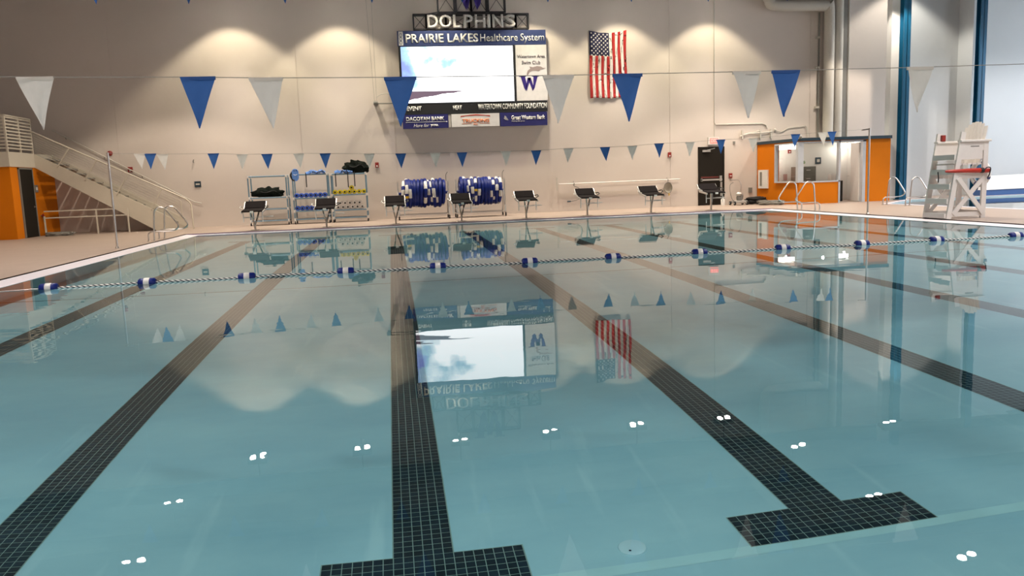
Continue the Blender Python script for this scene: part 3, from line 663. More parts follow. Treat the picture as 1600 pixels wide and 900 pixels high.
def lump(name, lab, cat, c, sx, sy, sz, m, seed, freq=3.0, amp=0.25, group=None, seg=28):
    r = random.Random(seed); ph = [r.uniform(0, 6) for _ in range(6)]; mb = MB(); n = seg // 2; vs = []
    for i in range(n + 1):
        th = PI * i / n
        for k in range(seg):
            a = 2 * PI * k / seg; d = Vector((math.sin(th) * math.cos(a), math.sin(th) * math.sin(a), math.cos(th)))
            f = 1 + amp * (math.sin(freq * d.x * 2 + ph[0]) * math.sin(freq * d.y * 2 + ph[1]) + 0.5 * math.sin(freq * 2.3 * d.x + ph[2]) * math.cos(freq * 2.7 * d.z + ph[3]) + 0.35 * math.sin(freq * 5 * d.x + ph[4] + 3 * d.z))
            z = d.z * sz * f; z = max(z, -sz * 0.72)
            vs.append((c[0] + d.x * sx * f, c[1] + d.y * sy * f, c[2] + z))
    mb.add(vs, [(i * seg + k, i * seg + (k + 1) % seg, (i + 1) * seg + (k + 1) % seg, (i + 1) * seg + k) for i in range(n) for k in range(seg)])
    t = thing(name, lab, cat, (c[0], c[1], c[2] - sz * 0.72), group)
    mb.build('sack', m, t, smooth=True)
    m2 = MB(); m2.tube(smooth_path([(c[0] - sx * 0.5, c[1] - sy * 0.9, c[2] + sz * 0.3), (c[0] - sx * 0.1, c[1] - sy * 1.15, c[2] + sz * 0.1), (c[0] + sx * 0.4, c[1] - sy * 1.05, c[2] + sz * 0.45), (c[0] + sx * 0.7, c[1] - sy * 0.8, c[2] + 0.0)]), 0.012, 6); m2.build('drawstring', M_BLACK, t)
    return t
lump('gear_bag', 'black mesh gear bag lying on the shelf of the leftmost rack', 'bag', (-4.38, 29.5, 1.185), 0.50, 0.20, 0.19, M_MESHB, 3)
lump('gear_bag', 'black mesh gear bag heaped on top of the right rack', 'bag', (-1.28, 29.5, 1.965), 0.44, 0.22, 0.25, M_MESHB, 11)
# flotation belts thrown over the rack tops, each with hanging black straps
def belt(x0, x1, z, lab, straps, seed):
    r = random.Random(seed); t = thing('flotation_belt', lab, 'flotation belt', ((x0 + x1) / 2, RY0, z))
    n = 9; pts = [(x0 + (x1 - x0) * k / n, RY0 + r.uniform(-0.06, 0.03), z + 0.03 + r.uniform(0, 0.10) * math.sin(PI * k / n) ** 0.5) for k in range(n + 1)]
    m = MB()
    for a, b in zip(pts[:-1], pts[1:]): m.bar(a, b, 0.05, r.uniform(0.07, 0.13), (0, 0.3, 1))
    m.build('foam_belt', M_LBLUE, t, bevel=0.015)
    m = MB(); m.tube(smooth_path([(p[0], p[1] - 0.04, p[2] + 0.02 * (-1) ** k) for k, p in enumerate(pts)][3:]), 0.014, 6); m.build('webbing', M_BLACK, t)
    for x, l in straps: m = MB(); m.box(x - 0.018, x + 0.018, RY0 - 0.045, RY0 - 0.037, z - l, z + 0.05); m.build('hanging_strap', M_BLACK, t)
belt(-3.02, -2.36, 1.80, 'blue flotation belts with one hanging strap on the middle rack', [(-3.02, 0.46)], 4)
belt(-2.02, -1.40, 1.78, 'blue flotation belts with three hanging straps on the right rack', [(-2.0, 0.46), (-1.57, 0.50), (-1.34, 0.47)], 9)
t = thing('swim_board', 'upright light blue rounded swim float at the left end of the middle rack', 'swim float', (-3.38, RY0 - 0.08, 1.55))
m = MB(); pts = [(-3.38 + 0.12 * math.cos(a), RY0 - 0.09, (1.88 if math.sin(a) > 0 else 1.72) + 0.12 * math.sin(a) * (1.0 if math.sin(a) > 0 else 1.3)) for a in [2 * PI * k / 20 for k in range(20)]]
m.prism(pts, (0, 0.05, 0)); m.build('board', M_LBLUE, t, bevel=0.01)
m = MB(); m.tube(smooth_path([(-3.48, RY0 - 0.05, 1.9), (-3.54, RY0 - 0.08, 1.78), (-3.50, RY0 - 0.06, 1.64), (-3.42, RY0 - 0.1, 1.58)]), 0.03, 6); m.build('dark_cord', M_BLACK, t, smooth=True)
for dx, dz in ((-0.03, 1.93), (0.045, 1.94)):
    m = MB(); m.lathe([(0, 0.0), (0, 0.02), (0.006, 0.02), (0.006, 0.0)], (0, -1, 0), (-3.38 + dx, RY0 - 0.09, dz), 10); m.build('handle_hole', M_BLACK, t)
m = MB(); m.tube([(-3.44, RY0 - 0.1, 1.80), (-3.38, RY0 - 0.1, 1.775), (-3.31, RY0 - 0.1, 1.80)], 0.01, 6); m.build('grip_slot', M_WHITE, t)

# ------------------------------------------------------------------ lane line reels
def reel(x0, x1, yc, lab, white, yellow, seed):
    rd = random.Random(seed); zc = 0.98; t = thing('lane_line_reel', lab, 'lane line reel', ((x0 + x1) / 2, yc, DZ))
    n = len(white); xs_ = [x0 + 0.12 + (x1 - x0 - 0.24) * (k + 0.5) / n for k in range(n)]
    tr = (x1 - x0 - 0.2) / n / 2 * 1.18
    for k, x in enumerate(xs_):
        R = 0.44 + rd.uniform(-0.035, 0.045)
        m = MB(); seg = 40; rs = 8; vs = []
        for i in range(seg):
            a = 2 * PI * i / seg; bump = 1 - 0.10 * (i % 2)
            for j in range(rs):
                b = 2 * PI * j / rs; rr = R + math.cos(b) * tr * bump
                vs.append((x + math.sin(b) * tr * bump + 0.03 * math.sin(a + k), yc - math.cos(a) * rr, zc + math.sin(a) * rr))
        m.v = vs
        for i in range(seg):
            # angle 0 is towards the pool, 90 is the top
            deg = (360 * i / seg + 180) % 360 - 180; mi = 0
            for lo, hi in white[k]:
                if lo <= deg < hi: mi = 1
            if yellow and k == yellow[0] and yellow[1] <= deg < yellow[2]: mi = 2
            if deg > 100 or deg < -70: mi = 1 if (i // 6 + k) % 3 == 0 and k % 4 < 2 else 0
            for j in range(rs):
                m.f.append((i * rs + j, i * rs + (j + 1) % rs, ((i + 1) % seg) * rs + (j + 1) % rs, ((i + 1) % seg) * rs + j)); m.mi.append(mi)
        m.build('lane_line_coil', [M_FLOATB, M_FLOATW, M_YELB], t, smooth=True)
    m = MB(); m.cyl((x0, yc, zc), (x1, yc, zc), 0.05, 12); m.cyl((x0 + 0.12, yc, zc), (x1 - 0.12, yc, zc), 0.33, 20); m.build('drum', M_FLOATB, t, smooth=True)
    for x in (x0, x1):
        m = MB(); m.bar((x, yc - 0.45, DZ + 0.16), (x, yc + 0.45, DZ + 0.16), 0.05, 0.05)
        m.bar((x, yc - 0.42, DZ + 0.16), (x, yc - 0.03, zc), 0.05, 0.05); m.bar((x, yc + 0.42, DZ + 0.16), (x, yc + 0.03, zc), 0.05, 0.05)
        m.bar((x, yc - 0.30, DZ + 0.16), (x, yc - 0.30, zc + 0.42), 0.04, 0.04, (1, 0, 0)); m.build('end_frame', M_ALU, t)
        for dy in (-0.4, 0.4): m = MB(); m.lathe([(-0.022, 0.0), (-0.022, 0.06), (0.022, 0.06), (0.022, 0.0)], (1, 0, 0), (x, yc + dy, DZ + 0.062), 16); m.bar((x, yc + dy, DZ + 0.06), (x, yc + dy, DZ + 0.16), 0.03, 0.05); m.build('caster', M_BLACK, t)
    m = MB(); m.bar((x0, yc - 0.40, DZ + 0.17), (x1, yc - 0.40, DZ + 0.17), 0.04, 0.04); m.bar((x0, yc + 0.40, DZ + 0.17), (x1, yc + 0.40, DZ + 0.17), 0.04, 0.04); m.build('cross_bar', M_ALU, t)
    m = MB(); m.tube(smooth_path([(x1 - 0.06, yc - 0.3, zc + 0.4), (x1 - 0.06, yc - 0.3, zc + 0.62), (x1 + 0.0, yc - 0.3, zc + 0.72)]), 0.012, 6); m.build('pull_hook', M_GREY, t)
    return t
Wt = lambda *a: list(a)
w1 = [Wt((35, 75), (-10, 12)), Wt((72, 100), (-8, 30)), Wt((-20, 14),), Wt((200, 201),), Wt((200, 201),), Wt((200, 201),), Wt((200, 201),), Wt((18, 52), (-48, -22)), Wt((60, 90), (-16, 14)), Wt((26, 56), (-45, -18)), Wt((62, 90), (-20, 10)), Wt((-48, -24),), Wt((200, 201),), Wt((200, 201),)]
w2_ = [Wt((200, 201),), Wt((60, 90), ), Wt((0, 25),), Wt((26, 62),), Wt((-12, 14), (62, 92)), Wt((30, 62), (-48, -20)), Wt((-22, 8), (70, 95)), Wt((200, 201),), Wt((200, 201),), Wt((200, 201),), Wt((48, 85), (-30, -2)), Wt((20, 52), (-48, -28)), Wt((62, 92), (0, 24)), Wt((-34, -8), (35, 68))]
reel(0.17, 1.95, 29.05, 'left reel wound with blue and white racing lane lines', w1, (1, -22, -10), 1)
reel(2.24, 4.00, 29.15, 'right reel wound with blue and white racing lane lines', w2_, (5, -8, 4), 2)

# ------------------------------------------------------------------ scoreboard
BY = 30.05
sb = thing('scoreboard', 'large sponsor scoreboard with a lit video screen on the far wall', 'scoreboard', (3.19, BY, 3.32))
m = MB(); m.box(0.50, 5.86, BY + 0.02, YW, 3.36, 6.78); m.build('cabinet', M_BLACK, sb)
hd = MB().box(0.45, 5.92, BY - 0.03, BY + 0.06, 6.28, 6.81).build('header_panel', M_HDR, sb)
text('sponsor_name', 'PRAIRIE LAKES', 0.74, 3.40, 6.385, 6.70, BY - 0.035, M_TXTW, hd, 0.022)
text('sponsor_name', 'Healthcare System', 3.47, 5.86, 6.33, 6.68, BY - 0.035, M_TXTW, hd, 0.004)
m = MB(); m.box(0.50, 0.66, BY - 0.04, BY - 0.03, 6.30, 6.79); m.build('emblem_strip', M_PRINT, hd)
m = MB()
for k in range(3): m.tube([(0.58 + 0.05 * math.cos(a), BY - 0.043, 6.40 + 0.13 * k + 0.06 * math.sin(a)) for a in [2 * PI * j / 10 for j in range(10)]], 0.009, 5, True)
m.build('emblem_rings', M_HDR, hd)
fr = MB(); fr.box(0.47, 4.74, BY - 0.02, BY + 0.05, 3.85, 6.28); fr = fr.build('screen_frame', M_BLACK, sb)
MB().box(0.55, 4.66, BY - 0.045, BY - 0.02, 4.25, 6.25).build('video_screen', M_SCREEN, fr)
sp = MB().box(4.76, 5.93, BY - 0.035, BY + 0.05, 4.25, 6.27).build('club_panel', M_PRINT, sb)
text('club_name', 'Watertown Area', 4.82, 5.86, 5.80, 5.91, BY - 0.036, M_TXTD, sp, 0.012)
text('club_name', 'Swim Club', 4.99, 5.68, 5.57, 5.70, BY - 0.036, M_TXTD, sp, 0.012)
# leaping dolphin silhouette and the club's W
dol = [(5.15, 5.20), (5.20, 5.34), (5.30, 5.41), (5.27, 5.49), (5.40, 5.46), (5.55, 5.50), (5.70, 5.48), (5.78, 5.43), (5.88, 5.425), (5.80, 5.39), (5.70, 5.37), (5.62, 5.31), (5.50, 5.33), (5.38, 5.33), (5.27, 5.28), (5.20, 5.17)]
m = MB(); m.prism([(a, BY - 0.04, b) for a, b in dol], (0, 0.005, 0)); m.build('dolphin_emblem', mat('grey_brown_print', (0.33, 0.26, 0.24), 0.6), sp)
def bigW(x0, x1, z0, z1, y, d, par, mt):
    m = MB(); w = x1 - x0; h = z1 - z0
    def q(pts): m.prism([(x0 + a * w, y, z0 + b * h) for a, b in pts], (0, d, 0))
    q([(0.06, 1), (0.28, 1), (0.38, 0.38), (0.33, 0.0), (0.24, 0.18)]); q([(0.42, 0.86), (0.58, 0.86), (0.36, 0.0), (0.32, 0.25)]); q([(0.42, 0.86), (0.58, 0.86), (0.72, 0.25), (0.66, 0.0)])
    q([(0.72, 1), (0.94, 1), (0.76, 0.18), (0.66, 0.0), (0.70, 0.42)])
    q([(0.0, 1), (0.34, 1), (0.34, 0.93), (0.0, 0.93)]); q([(0.64, 1), (1.0, 1), (1.0, 0.93), (0.64, 0.93)])
    return m.build('letter_w', mt, par)
bigW(4.87, 5.62, 4.60, 5.16, BY - 0.041, 0.006, sp, M_PURPLE)
cb = MB().box(0.47, 5.91, BY - 0.03, BY - 0.021, 3.84, 4.24).build('caption_band', M_BLACK, sb)
text('caption', 'EVENT', 0.66, 1.20, 3.97, 4.13, BY - 0.032, M_TXTW, cb, 0.03)
text('caption', 'HEAT', 2.36, 2.68, 3.97, 4.13, BY - 0.032, M_TXTW, cb, 0.03)
text('caption', 'WATERTOWN COMMUNITY FOUNDATION', 3.29, 5.88, 3.96, 4.16, BY - 0.032, M_TXTW, cb, 0.012)
b1 = MB().box(0.49, 2.16, BY - 0.03, BY + 0.05, 3.33, 3.83).build('bank_panel', M_BANK, sb)
text('bank_name', 'DACOTAH BANK', 0.62, 2.02, 3.61, 3.75, BY - 0.032, M_TXTW, b1, 0.025)
m = MB(); m.box(0.60, 2.10, BY - 0.038, BY - 0.03, 3.555, 3.568); m.lathe([(0, 0.0), (0, 0.022), (0.01, 0.022), (0.01, 0)], (0, -1, 0), (2.1, BY - 0.03, 3.56), 10); m.build('underline', M_TXTW, b1)
text('bank_slogan', 'Here for', 0.88, 1.45, 3.38, 3.50, BY - 0.032, M_TXTW, b1, 0.0, shear=0.3)
text('bank_slogan', 'you.', 1.50, 1.80, 3.37, 3.475, BY - 0.032, M_TXTW, b1, 0.03)
MB().box(2.17, 2.26, BY - 0.01, BY + 0.04, 3.35, 3.82).build('spacer_panel', M_PIPE, sb)
b2 = MB().box(2.28, 4.07, BY - 0.045, BY + 0.05, 3.35, 3.82).build('trucking_panel', M_PRINT, sb)
text('trucking_name', 'TRUCKING', 2.68, 3.68, 3.50, 3.63, BY - 0.046, M_TXTO, b2, 0.02)
m = MB(); m.prism([(2.62, BY - 0.05, 3.70), (2.80, BY - 0.05, 3.735), (3.18, BY - 0.05, 3.75), (3.55, BY - 0.05, 3.735), (3.72, BY - 0.05, 3.70), (3.72, BY - 0.05, 3.745), (3.18, BY - 0.05, 3.795), (2.62, BY - 0.05, 3.745)], (0, 0.006, 0)); m.build('red_arch', M_TXTR, b2)
m = MB(); m.box(2.66, 3.02, BY - 0.051, BY - 0.045, 3.455, 3.465); m.box(3.32, 3.70, BY - 0.051, BY - 0.045, 3.455, 3.465); m.build('orange_lines', M_TXTO, b2)
text('trucking_name', 'INC', 3.09, 3.25, 3.40, 3.46, BY - 0.046, M_TXTO, b2, 0.01)
b3 = MB().box(4.10, 5.89, BY - 0.03, BY + 0.05, 3.33, 3.83).build('bank_panel', M_BANK, sb)
text('bank_name', 'Great Western Bank', 4.52, 5.80, 3.56, 3.72, BY - 0.032, M_TXTW, b3, 0.022)
text('bank_slogan', 'Making life great', 4.53, 5.03, 3.48, 3.53, BY - 0.032, M_TXTW, b3, 0.0)
m = MB()
for k in range(4): m.tube([(4.40 - 0.02 * k, BY - 0.036, 3.56 + 0.035 * k), (4.30, BY - 0.036, 3.58 + 0.035 * k), (4.24 + 0.01 * k, BY - 0.036, 3.62 + 0.03 * k)], 0.008, 5)
m.build('bank_emblem', M_TXTW, b3)
# black truss sign above
ts = thing('truss_sign', 'black truss frame with white DOLPHINS letters and a purple W above the scoreboard', 'sign', (3.19, BY, 6.82))
def truss(x0, x1, z0, z1, cells, y=BY, d=0.25):
    m = MB(); w = 0.045
    for yy in (y, y + d):
        m.bar((x0, yy, z0), (x1, yy, z0), w, w); m.bar((x0, yy, z1), (x1, yy, z1), w, w)
    for (a, b) in cells:
        for x in (a, b):
            m.bar((x, y, z0), (x, y, z1), w, w, (1, 0, 0)); m.bar((x, y + d, z0), (x, y + d, z1), w, w, (1, 0, 0)); m.bar((x, y, z0), (x, y + d, z0), w, w); m.bar((x, y, z1), (x, y + d, z1), w, w)
        m.bar((a, y + 0.04, z0), (b, y + 0.04, z1), 0.018, 0.018); m.bar((a, y + 0.04, z1), (b, y + 0.04, z0), 0.018, 0.018)
    return m.build('truss_frame', M_TRUSS, ts)
zz0, zz1 = 6.87, 7.39
truss(1.07, 5.29, zz0, zz1, [(1.07, 1.53), (1.53, 2.25), (2.25, 3.1), (3.1, 3.95), (3.95, 4.83), (4.83, 5.29)])
truss(1.98, 4.44, 7.46, 8.35, [(1.98, 2.58), (2.64, 3.2), (3.2, 3.76), (3.82, 4.44)])
m = MB(); m.box(1.6, 1.66, BY + 0.25, YW, 6.9, 6.96); m.box(4.7, 4.76, BY + 0.25, YW, 6.9, 6.96); m.box(2.6, 2.66, BY + 0.25, YW, 7.9, 7.96); m.box(3.8, 3.86, BY + 0.25, YW, 7.9, 7.96)
m.bar((1.53, BY, zz1), (1.98, BY, 7.46), 0.04, 0.04); m.box(2.2, 2.26, BY, BY + 0.05, zz1, 7.46); m.box(4.2, 4.26, BY, BY + 0.05, zz1, 7.46); m.box(2.2, 2.26, BY, BY + 0.05, 6.8, zz0); m.box(4.2, 4.26, BY, BY + 0.05, 6.8, zz0); m.build('wall_bracket', M_TRUSS, ts)
lw = [(1.56, 1.95, 'D'), (2.0, 2.45, 'O'), (2.50, 2.80, 'L'), (2.88, 3.22, 'P'), (3.29, 3.68, 'H'), (3.76, 3.86, 'I'), (3.94, 4.34, 'N'), (4.41, 4.79, 'S')]
for a, b, c in lw: text('letter', c, a, b, 6.90, 7.36, BY - 0.03, M_LETTER, ts, 0.018, 0.06)
bigW(2.62, 3.80, 7.52, 8.6, BY - 0.09, 0.06, ts, M_PURPLE)
# small black equipment on a rod left of the screen
t = thing('wall_bracket', 'small dark pulley bracket with a rod left of the scoreboard screen', 'bracket', (-0.45, 30.0, 4.25))
m = MB(); m.lathe([(-0.08, 0.0), (-0.08, 0.07), (0.08, 0.07), (0.08, 0)], (1, 0, 0), (-0.45, 30.0, 4.28), 12); m.box(-0.5, -0.38, 30.0, YW, 4.2, 4.36); m.build('bracket_body', M_GREY, t)
m = MB(); m.cyl((-0.4, 30.05, 4.27), (0.5, 30.05, 4.26), 0.022, 8); m.build('rod', M_GREY, t)
m = MB(); m.tube(smooth_path([(-0.40, 30.1, 4.50), (-0.25, 30.1, 4.60), (0.0, 30.1, 4.62), (0.5, 30.15, 4.60)]), 0.016, 6); m.build('conduit', M_PIPE, t)
m = MB(); m.tube([(-0.62, 30.0, HZ - 0.5), (-0.49, 30.0, 4.35)], 0.006, 5); m.tube([(-0.40, 30.0, HZ - 0.5), (-0.41, 30.0, 4.35)], 0.006, 5); m.build('cable', M_CORD, t)

# ------------------------------------------------------------------ flag on the wall
t = thing('wall_flag', 'red, white and blue striped flag hanging vertically on the far wall', 'flag', (8.36, 30.24, 4.3))
X0, X1, Z0, Z1 = 7.63, 9.08, 4.30, 6.80; nc, nr = 39, 44
def fp(i, j):
    u = i / nc; v = j / nr
    sag = 0.10 * math.sin(PI * u) * (v ** 2); 
    y = 30.25 - 0.03 * math.sin(u * 22 + 1.5 * math.sin(v * 5)) * (0.6 + 0.4 * v) - 0.02 * math.sin(v * 9 + u * 5)
    return (X0 + (X1 - X0) * u + 0.03 * math.sin(v * 6) * (u - 0.5), y, Z0 + (Z1 - Z0) * v - sag * 0.9 + 0.015 * math.sin(u * 9) * (1 - v))
def flagpart(name, sel, mt):
    m = MB(); vid = {}
    for j in range(nr):
        for i in range(nc):
            if sel(i, j): 
                n = len(m.v); m.v += [fp(i, j), fp(i + 1, j), fp(i + 1, j + 1), fp(i, j + 1)]; m.f.append((n, n + 1, n + 2, n + 3)); m.mi.append(0)
    o = m.build(name, mt, t); bm = bmesh.new(); bm.from_mesh(o.data); bmesh.ops.remove_doubles(bm, verts=bm.verts, dist=1e-4); bm.to_mesh(o.data); bm.free()
    for p in o.data.polygons: p.use_smooth = True
    o.modifiers.new('cloth', 'SOLIDIFY').thickness = 0.002
    return o
canton = lambda i, j: i < 21 and j >= nr * 0.62
for s in range(13):
    flagpart('stripe', lambda i, j, s=s: i // 3 == s and not canton(i, j), M_FLAGR if s % 2 == 0 else M_FLAGWH)['label'] = 'red stripe' if s % 2 == 0 else 'white stripe'
ct = flagpart('canton', canton, M_FLAGN)
m = MB(); 
for rr in range(11):
    for cc in range(9):
        if (rr + cc) % 2: continue
        u = (cc + 1) / 10 * 21 / nc; v = 0.62 + 0.38 * (rr + 0.7) / 11.6
        c = Vector(fp(u * nc, v * nr)); c.y -= 0.012; vs = []
        for k in range(10):
            a = PI / 2 + k * PI / 5; r = 0.042 if k % 2 == 0 else 0.018; vs.append((c.x + r * math.cos(a), c.y, c.z + r * math.sin(a)))
        m.add([tuple(c)] + vs, [(0, 1 + k, 1 + (k + 1) % 10) for k in range(10)])
m.build('star_field', M_FLAGWH, ct)
for x in (7.64, 9.07): m = MB(); m.lathe([(0, 0.02), (-0.06, 0.02), (-0.06, 0.0)], (0, 1, 0), (x, YW, 6.79), 10); m.build('mounting_hook', M_GREY, t)

# ------------------------------------------------------------------ left block with landing, stair
BX, BF = -11.72, 27.0
mb = MB(); mb.box(-16, BX, BF, YW, DZ, 2.31)
struct('wall_stair_block', mb, M_ORANGE)
mb = MB(); mb.box(-16, BX + 0.02, BF - 0.02, YW, 2.31, 2.77); struct('trim_4', mb, M_CREAM)
d1 = struct('door_1', MB().box(BX, BX + 0.03, 27.55, 28.46, DZ + 0.01, 2.24), M_DOOR)
m = MB(); m.box(BX, BX + 0.045, 27.50, 27.55, DZ, 2.29); m.box(BX, BX + 0.045, 28.46, 28.51, DZ, 2.29); m.box(BX, BX + 0.045, 27.5, 28.51, 2.24, 2.29); m.build('door_frame', M_GREY, d1)
m = MB(); m.lathe([(0, 0.03), (0.01, 0.03), (0.01, 0.0)], (1, 0, 0), (BX + 0.03, 28.36, 1.03), 12); m.bar((BX + 0.07, 28.36, 1.03), (BX + 0.07, 28.24, 1.03), 0.02, 0.02); m.bar((BX + 0.03, 28.36, 1.03), (BX + 0.08, 28.36, 1.03), 0.02, 0.02); m.build('door_handle', M_STEEL, d1)
def plate(name, lab, cat, x, y, z, w, h, face, back, mark=None):
    # small plate on a wall; face 'y' faces the pool from the far wall, 'x' faces right
    t = thing(name, lab, cat, (x, y, z - h / 2))
    m = MB()
    if face == 'y': m.box(x - w / 2, x + w / 2, y - 0.02, y, z - h / 2, z + h / 2)
    else: m.box(x, x + 0.02, y - w / 2, y + w / 2, z - h / 2, z + h / 2)
    m.build('plate', back, t)
    if mark:
        m = MB()
        if face == 'y': m.box(x - w * 0.32, x + w * 0.32, y - 0.024, y - 0.02, z - h * 0.12, z + h * 0.14)
        else: m.box(x + 0.02, x + 0.024, y - w * 0.3, y + w * 0.3, z - h * 0.2, z + h * 0.2)
        m.build('print', mark, t)
plate('room_sign', 'small grey sign on the orange wall right of the dark door', 'sign', BX, 28.72, 1.62, 0.2, 0.24, 'x', M_GREY, M_WHITE)
t = thing('hose_bib', 'small red valve on the orange wall beside the dark door', 'valve', (BX, 28.85, 0.62))
m = MB(); m.lathe([(0, 0.06), (0.03, 0.07), (0.05, 0.0)], (1, 0, 0), (BX + 0.05, 28.85, 0.72), 12); m.build('hand_wheel', M_RED, t); m = MB(); m.cyl((BX, 28.85, 0.72), (BX + 0.08, 28.85, 0.72), 0.02, 8); m.tube([(BX + 0.06, 28.85, 0.7), (BX + 0.08, 28.9, 0.4), (BX + 0.1, 28.95, DZ + 0.02)], 0.02, 6); m.build('pipe', M_GREY, t)
# landing guard rail with horizontal slats
t = thing('landing_railing', 'cream metal railing with horizontal slats on the landing at left', 'railing', (BX - 1.5, BF, 2.77))
for (x, y) in ((-15.9, BF), (-13.9, BF), (BX, BF), (BX, 27.9), (BX, 28.78)):
    MB().box(x - 0.025, x + 0.025, y - 0.025, y + 0.025, 2.77, 3.86).build('post', M_CREAM, t)
for k in range(10):
    z = 2.86 + k * 0.105
    MB().box(-16, BX, BF - 0.02, BF + 0.005, z, z + 0.042).build('slat', M_CREAM, t)
    MB().box(BX - 0.005, BX + 0.02, BF, 28.78, z, z + 0.042).build('slat', M_CREAM, t)
MB().box(-16, BX + 0.03, BF - 0.03, BF + 0.03, 3.86, 3.90).build('top_rail', M_CREAM, t); MB().box(BX - 0.03, BX + 0.03, BF, 28.8, 3.86, 3.90).build('top_rail', M_CREAM, t)
# stair flight
t = thing('staircase', 'cream steel staircase descending to the deck along the far wall', 'stairs', (-9.5, 29.5, DZ))
SY0, SY1 = 28.8, YW - 0.05
for y in (SY0, SY1 - 0.06):
    m = MB(); m.prism([(BX, y, 2.77), (-7.44, y, 0.40), (-7.40, y, DZ), (-8.06, y, DZ), (BX, y, 2.31)], (0, 0.06, 0)); m.build('stringer', M_CREAM, t)
nst = 16
for k in range(nst):
    x = BX + 0.02 + (k) * 0.265; z = 2.77 - (k + 1) * 0.165
    if z < DZ + 0.1: break
    m = MB(); m.box(x, x + 0.29, SY0 + 0.06, SY1 - 0.06, z - 0.045, z); m.build('tread', M_GREY, t)
def rl(x): return 3.50 - (x - BX) * 0.512
def st(x): return 2.77 - (x - BX) * 0.553
rt = thing('stair_railing', 'cream railing with thin wires sloping down beside the staircase', 'railing', (-9.5, SY0, 2.0))
y = SY0 - 0.01
m = MB(); m.tube([(BX, y, rl(BX)), (-7.04, y, rl(-7.04)), (-6.94, y, rl(-6.94) - 0.05), (-6.88, y, 0.9), (-6.86, y, DZ)], 0.024, 8); m.build('top_rail', M_CREAM, rt, smooth=True)
for x in (-10.59, -9.92 + 0.15, -8.82, -7.78):
    m = MB(); m.bar((x, y, rl(x)), (x - 0.42, y, st(x - 0.42) - 0.06), 0.03, 0.045, (0, 1, 0)); m.build('post', M_CREAM, rt)
for k in range(8):
    f = (k + 1) / 9.5
    m = MB(); m.bar((BX + 0.05, y, st(BX) + (rl(BX) - st(BX)) * f), (-7.3, y, st(-7.3) + (rl(-7.3) - st(-7.3)) * f), 0.015, 0.015); m.build('wire', M_CREAM, rt)
m = MB(); m.tube([(-7.3, y, rl(-7.3) - 0.12), (-7.2, y, rl(-7.2) - 0.16), (-7.2, y, 0.42)], 0.018, 6); m.build('end_post', M_CREAM, rt)
ht = thing('wall_handrail', 'thin dark handrail fixed on the far wall above the staircase', 'handrail', (-9, YW, 2.0))
hx0, hx1 = -11.6, -7.1
def hz(x): return 3.62 - (x + 11.6) * 0.59
m = MB(); m.tube([(hx0, YW - 0.08, hz(hx0)), (hx1, YW - 0.08, hz(hx1)), (hx1 + 0.25, YW - 0.08, hz(hx1) - 0.06)], 0.02, 8); m.build('rail', M_PIPE, ht, smooth=True)
for x in (-11.2, -10.0, -8.8, -7.6): m = MB(); m.bar((x, YW, hz(x) - 0.08), (x, YW - 0.08, hz(x)), 0.018, 0.018); m.build('bracket', M_GREY, ht)
gt = thing('stair_guard', 'low pale guard rail standing under the staircase', 'railing', (-10, 28.55, DZ))
for x in (-11.5, -9.87, -8.88): MB().box(x - 0.02, x + 0.02, 28.53, 28.57, DZ, 0.88 if x > -11.4 else 0.7).build('post', M_CREAM, gt)
for z, xe in ((0.64, -8.88), (0.86, -8.88)): MB().box(-11.5, xe, 28.535, 28.565, z - 0.018, z + 0.018).build('rail', M_CREAM, gt)
def coil(name, lab, cx, cy, rx, ry, turns, r, m_, h=0.0, seed=1, cat='hose'):
    rd = random.Random(seed); t = thing(name, lab, cat, (cx, cy, DZ)); pts = []
    for k in range(turns * 14):
        a = 2 * PI * k / 14; q = 0.55 + 0.45 * rd.random(); lay = (k // 14) / max(1, turns - 1)
        pts.append((cx + rx * q * math.cos(a), cy + ry * q * math.sin(a), DZ + r + lay * h + rd.random() * r))
    m = MB(); m.tube(smooth_path(pts, 3), r, 6); m.build('hose_loop', m_, t, smooth=True); return t
coil('floor_hose', 'dark hose coiled flat on the deck before the orange stair wall', -11.0, 28.35, 0.5, 0.35, 5, 0.025, M_GREY, 0.06, 3)

# ------------------------------------------------------------------ things on the far wall
def strobe(x, z, lab, w=0.13, h=0.19):
    t = thing('fire_alarm', lab, 'fire alarm', (x, YW, z - h / 2))
    MB().box(x - w / 2, x + w / 2, YW - 0.05, YW, z - h / 2, z + h / 2).build('body', M_RED, t, bevel=0.006)
    m = MB(); m.ball((x, YW - 0.055, z - h * 0.22), 0.032, 10, (1, 0.6, 1)); m.build('lens', M_PRINT, t, smooth=True)
strobe(-0.54, 2.06, 'red fire alarm strobe on the far wall left of the lane line reels')
strobe(10.76, 2.08, 'red fire alarm strobe on the far wall above the round net')
strobe(-9.18, 2.19, 'red fire alarm strobe low on the wall behind the stair railing', 0.16, 0.18)
t = thing('alarm_bell', 'dark red alarm bell on the far wall beside the left pennant pole', 'alarm bell', (-9.81, YW, 2.7))
m = MB(); m.lathe([(0, 0.09), (-0.04, 0.085), (-0.07, 0.05), (-0.075, 0.0)], (0, 1, 0), (-9.81, YW, 2.78), 16); m.build('gong', M_RED, t, smooth=True); m = MB(); m.box(-9.88, -9.74, YW - 0.02, YW, 2.70, 2.74); m.build('back_box', M_GREY, t)
plate('wall_sign', 'small dark square sign on the far wall right of the staircase', 'sign', -6.94, YW, 1.59, 0.22, 0.21, 'y', M_NAVY, M_PIPE)
t = thing('wall_hook', 'tiny grey hook on the far wall above the small dark sign', 'hook', (-7.01, YW, 2.4)); m = MB(); m.tube([(-7.01, YW, 2.47), (-7.01, YW - 0.05, 2.46), (-7.03, YW - 0.06, 2.38), (-7.0, YW - 0.03, 2.36)], 0.012, 6); m.build('hook', M_GREY, t)
